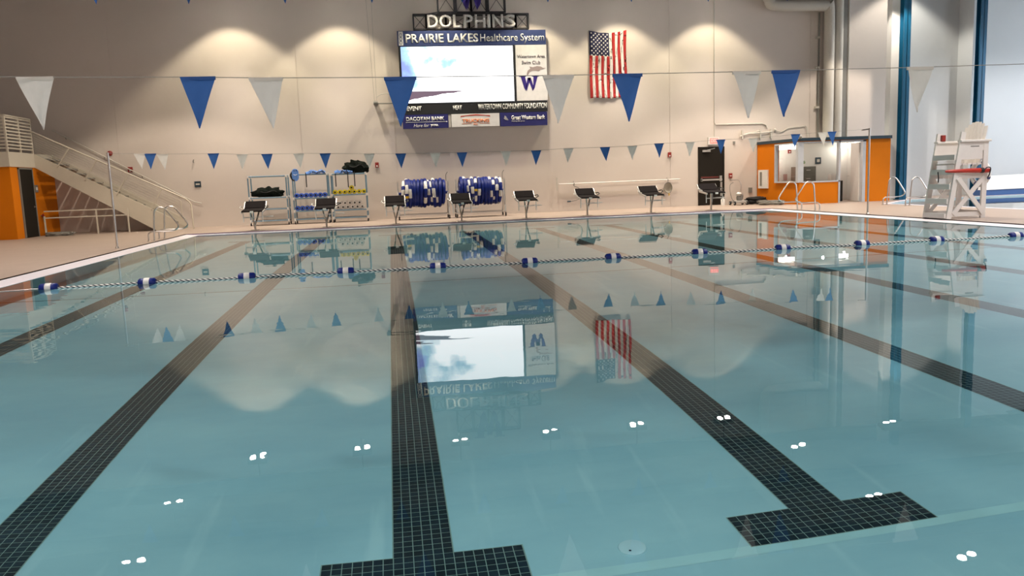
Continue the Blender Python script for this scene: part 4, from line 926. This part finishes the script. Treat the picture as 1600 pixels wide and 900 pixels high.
t = thing('wall_box', 'small grey sensor on the far wall right of the exit sign', 'sensor', (13.42, YW, 2.4)); MB().box(13.38, 13.46, YW - 0.04, YW, 2.42, 2.52).build('housing', M_GREY, t)
# exit door
d2 = struct('door_2', MB().box(11.98, 12.96, YW - 0.03, YW + 0.005, DZ + 0.01, 2.29), M_DOOR)
m = MB(); m.box(11.93, 11.98, YW - 0.04, YW, DZ, 2.34); m.box(12.96, 13.01, YW - 0.04, YW, DZ, 2.34); m.box(11.93, 13.01, YW - 0.04, YW, 2.29, 2.34); m.build('door_frame', M_DOOR, d2)
m = MB(); m.box(12.02, 12.9, YW - 0.09, YW - 0.06, 1.02, 1.08); m.box(12.02, 12.08, YW - 0.09, YW - 0.03, 1.0, 1.1); m.box(12.80, 12.88, YW - 0.1, YW - 0.03, 0.98, 1.2); m.build('panic_bar', M_ALU, d2)
m = MB(); m.box(12.05, 12.78, YW - 0.034, YW - 0.03, 1.12, 1.18); m.build('push_label', mat('dull_red_label', (0.12, 0.02, 0.016), 0.6), d2)
m = MB(); m.box(12.1, 12.42, YW - 0.08, YW - 0.03, 2.14, 2.22); m.bar((12.26, YW - 0.08, 2.21), (12.55, YW - 0.2, 2.27), 0.02, 0.02); m.build('door_closer', M_ALU, d2)
m = MB(); m.box(12.84, 12.92, YW - 0.036, YW - 0.03, 0.4, 0.95); m.build('edge_plate', M_ALU, d2)
t = thing('exit_sign', 'lit red and white EXIT sign above the dark exit door', 'exit sign', (12.52, YW, 2.42))
MB().box(12.33, 12.77, YW - 0.07, YW, 2.42, 2.71).build('housing', M_WHITE, t)
f = MB().box(12.40, 12.74, YW - 0.075, YW - 0.07, 2.46, 2.67).build('sign_face', M_EXIT, t)
text('sign_text', 'EXIT', 12.44, 12.70, 2.51, 2.63, YW - 0.076, mat('exit_letter', (0.9, 0.3, 0.28), 0.5, emit=(1, 0.55, 0.5), es=1.0), f, 0.02, 0.003)
t = thing('pull_station', 'small red fire pull station right of the exit door', 'fire alarm', (13.27, YW, 1.1)); MB().box(13.20, 13.34, YW - 0.05, YW, 1.10, 1.28).build('body', M_RED, t, bevel=0.006); MB().box(13.23, 13.31, YW - 0.065, YW - 0.05, 1.16, 1.19).build('handle', M_PRINT, t)
t = thing('power_outlet', 'small grey outlet box low on the wall near the hose pile', 'outlet', (14.1, YW, 0.5)); MB().box(14.03, 14.17, YW - 0.06, YW, 0.48, 0.68).build('box_body', M_GREY, t)
# white pole, rake, crook and net
t = thing('rescue_pole', 'long white pole hung level on the far wall behind the starting blocks', 'pole', (8.7, YW - 0.1, 1.1))
m = MB(); m.cyl((6.30, YW - 0.1, 1.10), (11.15, YW - 0.1, 1.12), 0.024, 10); m.build('tube', M_PLASTIC, t, smooth=True)
m = MB(); m.bar((6.22, YW - 0.1, 0.86), (6.22, YW - 0.1, 1.36), 0.05, 0.05, (1, 0, 0)); m.bar((6.22, YW - 0.1, 1.10), (6.34, YW - 0.1, 1.10), 0.03, 0.03); m.build('rake_head', M_PIPE, t)
for x in (6.9, 10.65): m = MB(); m.bar((x, YW, 1.20), (x, YW - 0.13, 1.05), 0.02, 0.02); m.bar((x, YW - 0.13, 1.05), (x, YW - 0.13, 1.12), 0.02, 0.02); m.build('hanger', M_GREY, t)
t = thing('life_hook', 'thin curved steel crook hanging below the left end of the white pole', 'life hook', (7.0, YW - 0.12, 1.0))
m = MB(); m.tube(smooth_path([(6.88, YW - 0.14, 1.12), (6.88, YW - 0.14, 1.02), (7.05, YW - 0.14, 0.94), (7.17, YW - 0.14, 0.78), (7.14, YW - 0.14, 0.58), (7.0, YW - 0.14, 0.48), (6.8, YW - 0.14, 0.44), (6.64, YW - 0.14, 0.43)]), 0.014, 6); m.build('crook', M_GREY, t, smooth=True)
m = MB(); m.cyl((6.74, YW - 0.14, 0.435), (6.6, YW - 0.14, 0.43), 0.026, 8); m.build('socket', M_NAVY, t)
t = thing('leaf_net', 'round grey hand net hanging from the right end of the white pole', 'net', (10.65, YW - 0.12, 0.9))
pts = [(10.65 + 0.165 * math.cos(a), YW - 0.13, 0.80 + 0.20 * math.sin(a) * (1 if math.sin(a) < 0 else 1.1)) for a in [2 * PI * k / 24 for k in range(24)]]
m = MB(); m.tube(pts, 0.012, 6, True); m.build('hoop', M_GREY, t, smooth=True)
m = MB(); n = len(pts); m.add(pts + [(10.65, YW - 0.05, 0.78)], [(k, (k + 1) % n, n) for k in range(n)]); m.build('netting', mat('net_fabric', (0.30, 0.27, 0.22), 0.9, var=0.2, scale=40), t, smooth=True)
m = MB(); m.cyl((10.65, YW - 0.13, 1.02), (10.65, YW - 0.13, 1.14), 0.014, 6); m.build('handle', M_GREY, t); m = MB(); m.cyl((10.68, YW - 0.13, 0.60), (10.69, YW - 0.13, 0.50), 0.02, 8); m.build('yellow_tip', M_YELB, t)
# conduits and ducts
t = thing('wall_conduit', 'thin painted conduit running down and right above the exit sign', 'conduit', (12.6, YW, 3.0))
m = MB(); m.tube([(12.6, YW - 0.03, HZ), (12.6, YW - 0.03, 3.26), (12.66, YW - 0.03, 3.19), (14.6, YW - 0.03, 3.18), (14.75, YW - 0.03, 3.12), (14.8, YW - 0.03, 3.0)], 0.022, 8); m.tube([(12.6, YW - 0.03, 3.2), (12.6, YW - 0.03, 2.7)], 0.012, 6); m.build('conduit_run', M_PIPE, t, smooth=True)
t = thing('valve_piping', 'small pipe with brackets on the wall between exit sign and office roof', 'pipe', (14.2, YW, 2.7))
m = MB(); m.tube([(13.65, YW - 0.06, 2.70), (14.0, YW - 0.08, 2.80), (14.6, YW - 0.08, 2.82), (15.0, YW - 0.08, 2.86)], 0.026, 8); m.tube([(13.72, YW - 0.07, 2.76), (14.5, YW - 0.07, 2.90)], 0.02, 8); m.build('pipe_run', M_PIPE, t, smooth=True)
for x in (13.75, 14.5, 14.95): MB().box(x - 0.03, x + 0.03, YW - 0.09, YW, 2.60, 2.94).build('bracket', M_PIPE, t)
m = MB(); m.tube([(14.35, YW - 0.03, DZ), (14.35, YW - 0.03, 2.6)], 0.016, 6); m.build('drop_pipe', M_PIPE, t)
t = thing('sprinkler_pipe', 'thin curved pipe on the wall above the office corner', 'pipe', (15.7, YW, 2.9))
m = MB(); m.tube(smooth_path([(15.15, YW - 0.05, 2.90), (15.4, YW - 0.05, 2.84), (15.7, YW - 0.05, 2.98), (16.2, YW - 0.05, 3.02), (16.45, YW - 0.05, 3.0), (16.5, YW - 0.05, 2.5)]), 0.018, 6); m.lathe([(-0.03, 0), (-0.03, 0.05), (0.03, 0.05), (0.03, 0)], (1, 0, 0), (15.12, YW - 0.05, 2.92), 10); m.build('pipe_run', M_PIPE, t, smooth=True)
t = thing('air_duct', 'large round painted duct turning down the far wall near the right column', 'duct', (17.4, YW - 0.3, 3.0))
m = MB(); m.tube(smooth_path([(14.62, YW - 0.3, HZ - 0.02), (14.62, YW - 0.3, 8.2), (14.72, YW - 0.3, 7.82), (15.0, YW - 0.3, 7.62), (16.9, YW - 0.3, 7.60), (17.12, YW - 0.3, 7.5), (17.22, YW - 0.3, 7.25), (17.22, YW - 0.3, 2.45)], 5), 0.20, 16); m.build('duct_run', M_PIPE, t, smooth=True)
t = thing('vent_stack', 'tall round painted vent pipe right of the large duct', 'duct', (17.72, YW - 0.22, 3.0))
m = MB(); m.cyl((17.68, YW - 0.22, 2.45), (17.68, YW - 0.22, HZ), 0.16, 16); m.build('duct_run', M_PIPE, t, smooth=True)
t = thing('standpipe', 'thin grey pipe clamped left of the large duct', 'pipe', (16.93, YW - 0.06, 3.0))
m = MB(); m.cyl((16.93, YW - 0.06, 2.45), (16.93, YW - 0.06, 7.4), 0.035, 8); m.build('pipe_run', M_GREY, t, smooth=True)
for z in (3.75, 5.3, 6.45): MB().box(16.80, 16.97, YW - 0.11, YW, z - 0.04, z + 0.04).build('clamp', M_PIPE, t)
t = thing('shade_strip_and_pipe', 'narrow dark strip standing in for wall shade, and pale pipe beside the vent stack', 'shade strip and pipe', (18.0, YW, 3.0))
MB().box(17.92, 18.12, YW - 0.08, YW, 2.45, HZ).build('shade_strip', M_GREY, t); m = MB(); m.cyl((18.2, YW - 0.05, 2.45), (18.2, YW - 0.05, HZ), 0.04, 8); m.build('pipe_run', M_PIPE, t, smooth=True)  # dark strip added where the wall only lies in shade, then the pale pipe

# ------------------------------------------------------------------ office
OA = Vector((14.4, YW)); OB = Vector((14.75, 27.6)); OT = 2.35; OY = 27.6; OX1 = 18.36
def wallseg(a, b, z0, z1, th=0.12):
    a = Vector(a); b = Vector(b); n = Vector((-(b - a).y, (b - a).x)).normalized() * th
    return [(a.x, a.y, z0), (b.x, b.y, z0), (b.x + n.x, b.y + n.y, z0), (a.x + n.x, a.y + n.y, z0)], (0, 0, z1 - z0)
def L_(f): return OA + (OB - OA) * f
fw0 = (YW - 29.02) / (YW - OY); fw1 = (YW - 27.70) / (YW - OY)
m = MB()
for a, b, z0, z1 in ((0, fw0, DZ, OT), (fw0, 1, DZ, 0.85), (fw0, 1, 2.30, OT)):
    m.prism(*wallseg(L_(a), L_(b), z0, z1))
struct('wall_office_left', m, M_ORANGE)
m = MB(); m.box(14.75, 16.33, OY, OY + 0.12, DZ, 0.85); m.box(14.75, 16.33, OY, OY + 0.12, 2.30, OT); m.box(17.36, OX1, OY, OY + 0.12, DZ, OT); m.box(16.33, 17.36, OY, OY + 0.12, 2.30, OT)
struct('wall_office_front', m, M_ORANGE)
m = MB(); m.prism([(14.36, YW, OT), (14.70, OY - 0.06, OT), (OX1 + 0.02, OY - 0.06, OT), (OX1 + 0.02, YW, OT)], (0, 0, 0.11)); struct('trim_5', m, M_NAVY)
m = MB(); m.prism([(14.5, YW, OT - 0.012), (14.85, OY + 0.1, OT - 0.012), (OX1, OY + 0.1, OT - 0.012), (OX1, YW, OT - 0.012)], (0, 0, 0.01)); struct('ceiling_office', m, M_WHITE)
m = MB(); m.box(OX1 - 0.1, OX1, OY + 0.12, YW, DZ, OT); struct('wall_office_right', m, M_WHITE)
m = MB(); m.box(14.6, OX1 - 0.1, YW - 0.02, YW, DZ, OT - 0.02); struct('wall_office_back', m, M_WHITE)
M_FRAME = mat('pale_blue_frame_paint', (0.50, 0.52, 0.56), 0.5)
def L3(f, z, o=0.0):
    p = L_(f); n = Vector(((OB - OA).y, -(OB - OA).x)).normalized() * o; return (p.x - n.x, p.y - n.y, z)
w1_ = MB()
w1_.bar(L3(fw0, 0.85), L3(fw0, 2.30), 0.14, 0.05, (0, 1, 0)); w1_.bar(L3(fw0, 0.87), L3(1, 0.87), 0.14, 0.05); w1_.bar(L3(fw0, 2.28), L3(1, 2.28), 0.14, 0.05)
w1_.box(14.68, 14.90, OY - 0.02, OY + 0.14, 0.85, 2.32)
wo = w1_.build('window_1', M_FRAME); wo['kind'] = 'structure'
m = MB(); m.prism(*wallseg(L_(fw0), L_(fw1), 0.89, 2.26, 0.008)); m.build('pane', M_GLASS, wo)
m = MB(); m.box(14.88, 16.35, OY - 0.02, OY + 0.14, 0.83, 0.88); m.box(14.88, 16.35, OY - 0.02, OY + 0.14, 2.27, 2.32); m.box(16.29, 16.36, OY - 0.02, OY + 0.14, DZ, 2.32)
wo = m.build('window_2', M_FRAME); wo['kind'] = 'structure'; m = MB(); m.box(14.9, 16.29, OY + 0.05, OY + 0.058, 0.88, 2.27); m.build('pane', M_GLASS, wo)
d3 = MB().box(17.24, 17.36, OY - 0.02, OY + 0.16, DZ, 2.32); d3.box(16.33, 17.36, OY - 0.02, OY + 0.16, 2.27, 2.33); d3 = d3.build('door_3', M_FRAME); d3['kind'] = 'structure'
m = MB(); m.prism(*wallseg((17.24, 27.76), (17.50, 28.72), DZ + 0.02, 2.24, 0.045)); leaf = m.build('door_leaf', M_WHITE, d3)
m = MB(); m.prism(*wallseg((17.245, 27.96), (17.245 + 0.0, 27.97), 1.0, 1.9, 0.01)); 
m = MB(); m.bar((17.32, 28.60, 1.02), (17.22, 28.62, 1.02), 0.02, 0.02); m.bar((17.22, 28.62, 1.02), (17.20, 28.50, 1.02), 0.02, 0.02); m.build('door_handle', M_STEEL, leaf)
def office_light(x0, x1, y, z, lab):
    t = thing('office_light', lab, 'ceiling light', ((x0 + x1) / 2, y, z)); 
    MB().box(x0, x1, y - 0.1, y + 0.1, z, z + 0.03).build('back_tray', M_WHITE, t)
    m = MB(); m.box(x0, x1, y - 0.11, y + 0.11, z - 0.17, z); m.build('diffuser', M_TUBE, t, bevel=0.03)
office_light(14.72, 15.62, 29.6, 2.29, 'bright strip light inside the office behind the left window')
office_light(17.66, 18.1, 29.9, 2.29, 'bright strip light inside the office above the open door leaf')
for q in ((15.2, 29.4), (17.85, 29.7), (16.3, 28.6)):
    l = bpy.data.lights.new('office_fill', 'POINT'); l.energy = 13; l.shadow_soft_size = 0.04; l.color = (1, 0.92, 0.8); o = bpy.data.objects.new('office_fill', l); o.location = (q[0], q[1], 2.08); COL.objects.link(o)  # point lights added to brighten the office, the middle one without a fixture
t = thing('filing_cabinet', 'dark grey filing cabinet seen through the office window', 'cabinet', (16.0, 29.6, DZ))
MB().box(15.68, 16.36, 29.3, 30.0, DZ, 1.43).build('body', M_GREY, t, bevel=0.01)
for k in range(4):
    dr = MB().box(15.72, 16.32, 29.28, 29.3, DZ + 0.06 + k * 0.335, DZ + 0.37 + k * 0.335).build('drawer', mat('cabinet_drawer_paint', (0.15, 0.145, 0.12), 0.45), t)
    MB().box(15.94, 16.10, 29.25, 29.28, DZ + 0.22 + k * 0.335, DZ + 0.25 + k * 0.335).build('handle', M_ALU, dr)
t = thing('potted_plant', 'small pot of green leaves on the filing cabinet', 'plant', (15.95, 29.6, 1.44))
m = MB(); m.lathe([(0, 0.04), (0.10, 0.055), (0.10, 0.0)], (0, 0, 1), (15.95, 29.6, 1.435), 10); m.build('pot', M_WHITE, t)
m = MB(); rd = random.Random(5)
for k in range(12): a = rd.uniform(0, 6.28); m.bar((15.95, 29.6, 1.52), (15.95 + 0.12 * math.cos(a), 29.6 + 0.1 * math.sin(a), 1.56 + rd.uniform(0, .1)), 0.03, 0.006)
m.build('leaves', mat('leaf_green', (0.12, 0.25, 0.06), 0.6), t)
t = thing('whiteboard', 'white board standing inside the office behind the left window', 'whiteboard', (15.1, 30.0, 0.4)); MB().box(14.9, 15.42, 30.2, 30.24, 0.7, 1.75).build('board', M_PRINT, t); m = MB(); m.box(14.87, 15.45, 30.22, 30.25, 0.67, 0.70); m.box(14.87, 15.45, 30.22, 30.25, 1.75, 1.78); m.build('board_frame', M_ALU, t)
t = thing('notice_poster', 'small pinkish notice low in the left office window', 'poster', (15.35, 30.2, 0.9)); MB().box(15.5, 15.66, 30.26, 30.279, 0.92, 1.16).build('sheet', mat('pink_sheet', (0.5, 0.3, 0.28), 0.7), t)
t = thing('office_strobe', 'red alarm strobe on the office wall left of the cabinet top', 'fire alarm', (15.62, YW, 2.0)); MB().box(15.68, 15.81, YW - 0.06, YW - 0.02, 1.98, 2.17).build('body', M_RED, t); m = MB(); m.ball((15.745, YW - 0.065, 2.04), 0.03, 8); m.build('lens', M_PRINT, t)
t = thing('office_picture', 'small dark framed picture on the office wall left of the doorway', 'picture', (17.0, YW, 1.6)); MB().box(16.86, 17.1, YW - 0.05, YW - 0.02, 1.52, 1.78).build('frame', M_NAVY, t); MB().box(16.92, 17.04, YW - 0.055, YW - 0.05, 1.59, 1.71).build('print', M_PIPE, t)
t = thing('office_desk', 'dark desk with white boxes on it inside the doorway', 'desk', (17.0, 29.2, DZ)); MB().box(16.75, 17.25, 28.9, 29.5, DZ, 0.84).build('body', M_BLACK, t)
for k, (a, b) in enumerate(((16.80, 16.98), (17.02, 17.22))): tag(MB().box(a, b, 28.95, 29.2, 0.845, 1.10).build('storage_box', M_PRINT), 'white box on the desk in the doorway, ' + ('left one' if k == 0 else 'right one'), 'box', 'boxes on the office desk')
# defibrillator cabinet on the orange wall
t = thing('wall_cabinet', 'white wall cabinet with a dark slot on the orange office side', 'cabinet', (14.45, 29.8, 0.66))
n = Vector(((OB - OA).y, -(OB - OA).x)).normalized()
a = L_((YW - 30.14) / (YW - OY)); b = L_((YW - 29.52) / (YW - OY))
m = MB(); m.prism([(a.x, a.y, 0.64), (b.x, b.y, 0.64), (b.x + n.x * 0.06, b.y + n.y * 0.06, 0.64), (a.x + n.x * 0.06, a.y + n.y * 0.06, 0.64)], (0, 0, 0.72)); m.build('body', M_PRINT, t)
m = MB(); m.box(14.285, 14.335, 29.50 + 0.0, 29.508, 0.74, 1.28); 
a2 = a + (b - a) * 0.2; b2 = a + (b - a) * 0.42
m = MB(); m.prism([(a2.x + n.x * 0.061, a2.y + n.y * 0.061, 0.74), (b2.x + n.x * 0.061, b2.y + n.y * 0.061, 0.74), (b2.x + n.x * 0.066, b2.y + n.y * 0.066, 0.74), (a2.x + n.x * 0.066, a2.y + n.y * 0.066, 0.74)], (0, 0, 0.54)); m.build('dark_window', M_GREY, t)
t = thing('camera_dome', 'small round camera on the office roof edge at its corner', 'camera', (14.72, 27.5, 2.46)); m = MB(); m.ball((14.72, 27.5, 2.48), 0.06, 12); m.build('dome', M_GREY, t, smooth=True); MB().box(14.66, 14.78, 27.5, 27.6, 2.44, 2.58).build('mount', M_WHITE, t)

# ------------------------------------------------------------------ pool vacuum and hoses near the exit door
t = thing('pool_vacuum', 'wheeled pool vacuum cart with a bent handle by the exit door', 'pool vacuum', (13.2, 29.35, DZ))
m = MB(); m.box(12.98, 13.48, 29.15, 29.6, DZ + 0.07, DZ + 0.17); m.build('base', M_ALU, t, bevel=0.02)
for x in (12.95, 13.45):
    for y in (29.15, 29.58): m = MB(); m.lathe([(-0.03, 0), (-0.03, 0.035), (-0.025, 0.075), (0.025, 0.075), (0.03, 0.035), (0.03, 0)], (1, 0, 0), (x, y, DZ + 0.078), 14); wv = m.build('wheel', M_BLACK, t, smooth=True); m = MB(); m.lathe([(-0.033, 0), (-0.033, 0.03), (0.033, 0.03), (0.033, 0)], (1, 0, 0), (x, y, DZ + 0.078), 10); m.build('hub', M_PRINT, wv)
m = MB(); m.lathe([(0, 0.10), (0.10, 0.13), (0.22, 0.12), (0.30, 0.07), (0.33, 0.0)], (0.25, 0, 1), (13.22, 29.38, DZ + 0.17), 16); m.build('pump_body', mat('vacuum_grey_plastic', (0.22, 0.21, 0.20), 0.5, var=0.25, scale=12), t, smooth=True)
m = MB(); m.ball((13.18, 29.3, DZ + 0.42), 0.1, 12, (1.3, 1, 0.8)); m.build('filter_cap', M_ALU, t, smooth=True)
m = MB(); m.tube(smooth_path([(13.30, 29.4, DZ + 0.45), (13.32, 29.4, 0.80), (13.22, 29.4, 1.0), (13.05, 29.4, 1.02), (12.85, 29.4, 1.0)]), 0.018, 8); m.build('handle', M_STEEL, t, smooth=True)
m = MB(); m.tube(smooth_path([(13.0, 29.4, 0.92), (12.85, 29.35, 0.84), (12.82, 29.3, 0.60), (12.9, 29.3, 0.3), (13.0, 29.3, 0.2)]), 0.012, 6); m.build('cable', M_GREY, t, smooth=True)
coil('vacuum_hose', 'pile of black hose on the deck beside the orange office', 13.95, 29.45, 0.40, 0.5, 8, 0.028, M_BLACK, 0.22, 5)
coil('floor_hose', 'flat loops of dark grey hose trailing along the orange office wall', 14.05, 28.4, 0.45, 0.75, 7, 0.025, M_GREY, 0.10, 9)
t = thing('water_jug', 'small white plastic container behind the rightmost starting block', 'container', (12.75, 29.8, DZ)); m = MB(); m.lathe([(0, 0.0), (0, 0.08), (0.22, 0.08), (0.28, 0.03), (0.33, 0.03), (0.33, 0)], (0, 0, 1), (12.7, 29.7, DZ), 14); m.build('body', M_PLASTIC, t, smooth=True)

# ------------------------------------------------------------------ lifeguard chair
CY0, CY1 = 17.0, 17.82
lg = thing('lifeguard_chair', 'tall white lifeguard chair with steps on the right deck', 'lifeguard chair', (13.2, 17.4, DZ))
def fx_(z): return 12.80 + (z - DZ) * 0.155
for y in (CY0, CY1):
    m = MB(); m.bar((fx_(DZ), y, DZ), (fx_(2.05), y, 2.05), 0.05, 0.12, (1, 0, 0)); m.build('front_leg', M_PLASTIC, lg)
    m = MB(); m.bar((13.68, y, DZ), (13.70, y, 1.86), 0.05, 0.12, (1, 0, 0)); m.build('rear_leg', M_PLASTIC, lg)
    s = 0.04 if y == CY0 else -0.04
    m = MB(); m.box(12.84, 13.70, y - 0.02, y + 0.02, 0.10, 0.20); m.build('base_rail', M_PLASTIC, lg)
    m = MB(); m.box(12.92, 13.72, y - 0.02, y + 0.02, 0.98, 1.10); m.build('middle_rail', M_PLASTIC, lg)
    m = MB(); m.bar((12.90, y - s * 0.6, 0.16), (13.66, y - s * 0.6, 1.0), 0.03, 0.10, (1, 0, 0)); m.build('brace', M_PLASTIC, lg)
    m = MB(); m.bar((13.66, y - s * 1.3, 0.16), (12.98, y - s * 1.3, 1.0), 0.03, 0.10, (1, 0, 0)); m.build('brace', M_PLASTIC, lg)
    m = MB(); m.box(13.02, 13.80, y - 0.07, y + 0.07, 1.82, 1.87); m.build('armrest', M_PLASTIC, lg, bevel=0.01)
    m = MB(); m.box(13.05, 13.76, y - 0.015, y + 0.015, 1.62, 1.82); m.build('arm_apron', M_PLASTIC, lg)
    m = MB(); m.box(13.06, 13.62, y - 0.012, y + 0.012, 1.42, 1.62); m.build('side_panel', M_PLASTIC, lg)
for k, z in enumerate((0.16, 0.50, 0.84, 1.18, 1.52)):
    w = 0.16 if k < 3 else 0.2
    m = MB(); x = fx_(z); m.box(x - 0.10, x + 0.08, CY0 + 0.03, CY1 - 0.03, z - 0.02, z + 0.02); m.box(x - 0.10, x - 0.07, CY0 + 0.03, CY1 - 0.03, z - 0.10, z - 0.02) if k != 0 else m.box(x - 0.10, x - 0.07, CY0 + 0.03, CY1 - 0.03, z - 0.09, z - 0.02); m.build('step', M_PLASTIC, lg)
m = MB(); m.box(fx_(1.5) - 0.16, 13.1, CY0 + 0.03, CY1 - 0.03, 1.80, 1.84); m.box(fx_(1.75) - 0.02, fx_(1.75) + 0.02, CY1 - 0.5, CY1, 1.62, 1.80); 
for k in range(5): MB().box(13.02 + k * 0.125, 13.13 + k * 0.125, CY0 + 0.03, CY1 - 0.03, 1.30, 1.335).build('seat_slat', M_PLASTIC, lg)
nb = 7
for k in range(nb):
    y0 = CY0 + 0.04 + k * (CY1 - CY0 - 0.08) / nb; y1 = y0 + (CY1 - CY0 - 0.08) / nb - 0.012; c = (k - (nb - 1) / 2) / (nb / 2)
    zt = 2.30 - 0.16 * c * c
    m = MB(); m.prism([(13.58, y0, 1.33), (13.58, y1, 1.33), (13.76, y1, zt), (13.76, y0, zt)], (0.025, 0, 0)); m.build('back_slat', M_PLASTIC, lg)
m = MB(); m.box(13.72, 13.75, CY0, CY1, 1.68, 1.78); m.build('back_rail', M_PLASTIC, lg); m = MB(); m.box(13.66, 13.69, CY0, CY1, 0.12, 0.22); m.build('cross_rail', M_PLASTIC, lg)
m = MB(); m.box(12.93, 13.16, CY0 + 0.03, CY1 - 0.03, 1.16, 1.19); m.build('foot_board', M_PLASTIC, lg)
MB().box(13.30, 13.52, CY0 - 0.018, CY0 - 0.0155, 1.705, 1.73).build('arm_mark', M_GREY, lg)
t = thing('rescue_tube', 'red foam rescue tube resting across the lifeguard chair', 'rescue tube', (13.2, 16.9, 1.13))
m = MB(); m.tube([(12.70, 17.02, 1.16), (12.76, 17.0, 1.16), (13.2, 16.91, 1.16), (13.55, 16.90, 1.155), (13.72, 16.90, 1.15), (13.76, 16.9, 1.15)], [0.02, 0.032, 0.05, 0.055, 0.055, 0.03], 12); m.build('foam_tube', M_REDP, t, smooth=True)
m = MB(); m.tube([(13.50, 16.9, 1.157), (13.58, 16.9, 1.157)], 0.062, 12); m.tube(smooth_path([(13.55, 16.84, 1.16), (13.62, 16.83, 1.22), (13.72, 16.84, 1.2), (13.70, 16.85, 1.05), (13.66, 16.86, 0.98)]), 0.014, 6); m.build('black_strap', M_BLACK, t, smooth=True)
m = MB(); m.tube([(12.72, 17.3, 1.15), (12.74, 17.3, 1.0), (12.735, 17.3, 0.90)], 0.014, 6); m.build('tow_strap', M_BLACK, t)
t = thing('ring_buoy', 'white ring buoy hung at the back of the lifeguard chair', 'ring buoy', (13.84, 17.3, 0.8))
m = MB(); m.tube([(13.84, 17.32 + 0.27 * math.cos(a), 1.08 + 0.27 * math.sin(a)) for a in [2 * PI * k / 28 for k in range(28)]], 0.055, 10, True); m.build('ring', M_PRINT, t, smooth=True)
m = MB()
for a in (0.4, 2.0, 3.5, 5.1): m.lathe([(-0.03, 0.06), (0.03, 0.06)], (0, -math.sin(a), math.cos(a)), (13.84, 17.32 + 0.27 * math.cos(a), 1.08 + 0.27 * math.sin(a)), 10)
m.build('blue_bands', M_HDR, t)
tag(MB().box(13.12, 13.22, CY1 - 0.09, CY1 + 0.05, 1.871, 2.02).build('first_aid_pack', M_RED, bevel=0.01), 'small red pack on the far armrest of the lifeguard chair', 'pack')

# ------------------------------------------------------------------ white ramp wall at the leisure pool
t = thing('ramp_wall', 'white sloped slab with a blue base beyond the leisure pool at right', 'pool ramp', (24, 28.6, DZ))
m = MB(); m.prism([(22.75, 28.2, 0.26), (23.25, 28.6, 0.80), (27.5, 28.6, 0.86), (27.5, 28.2, 0.30)], (0, 0.35, 0.0)); m.build('slab', M_WHITE, t, bevel=0.02)
m = MB(); m.box(22.75, 27.5, 28.25, 28.8, DZ, 0.26); m.build('blue_base', mat('blue_base_paint', (0.05, 0.13, 0.35), 0.4), t)
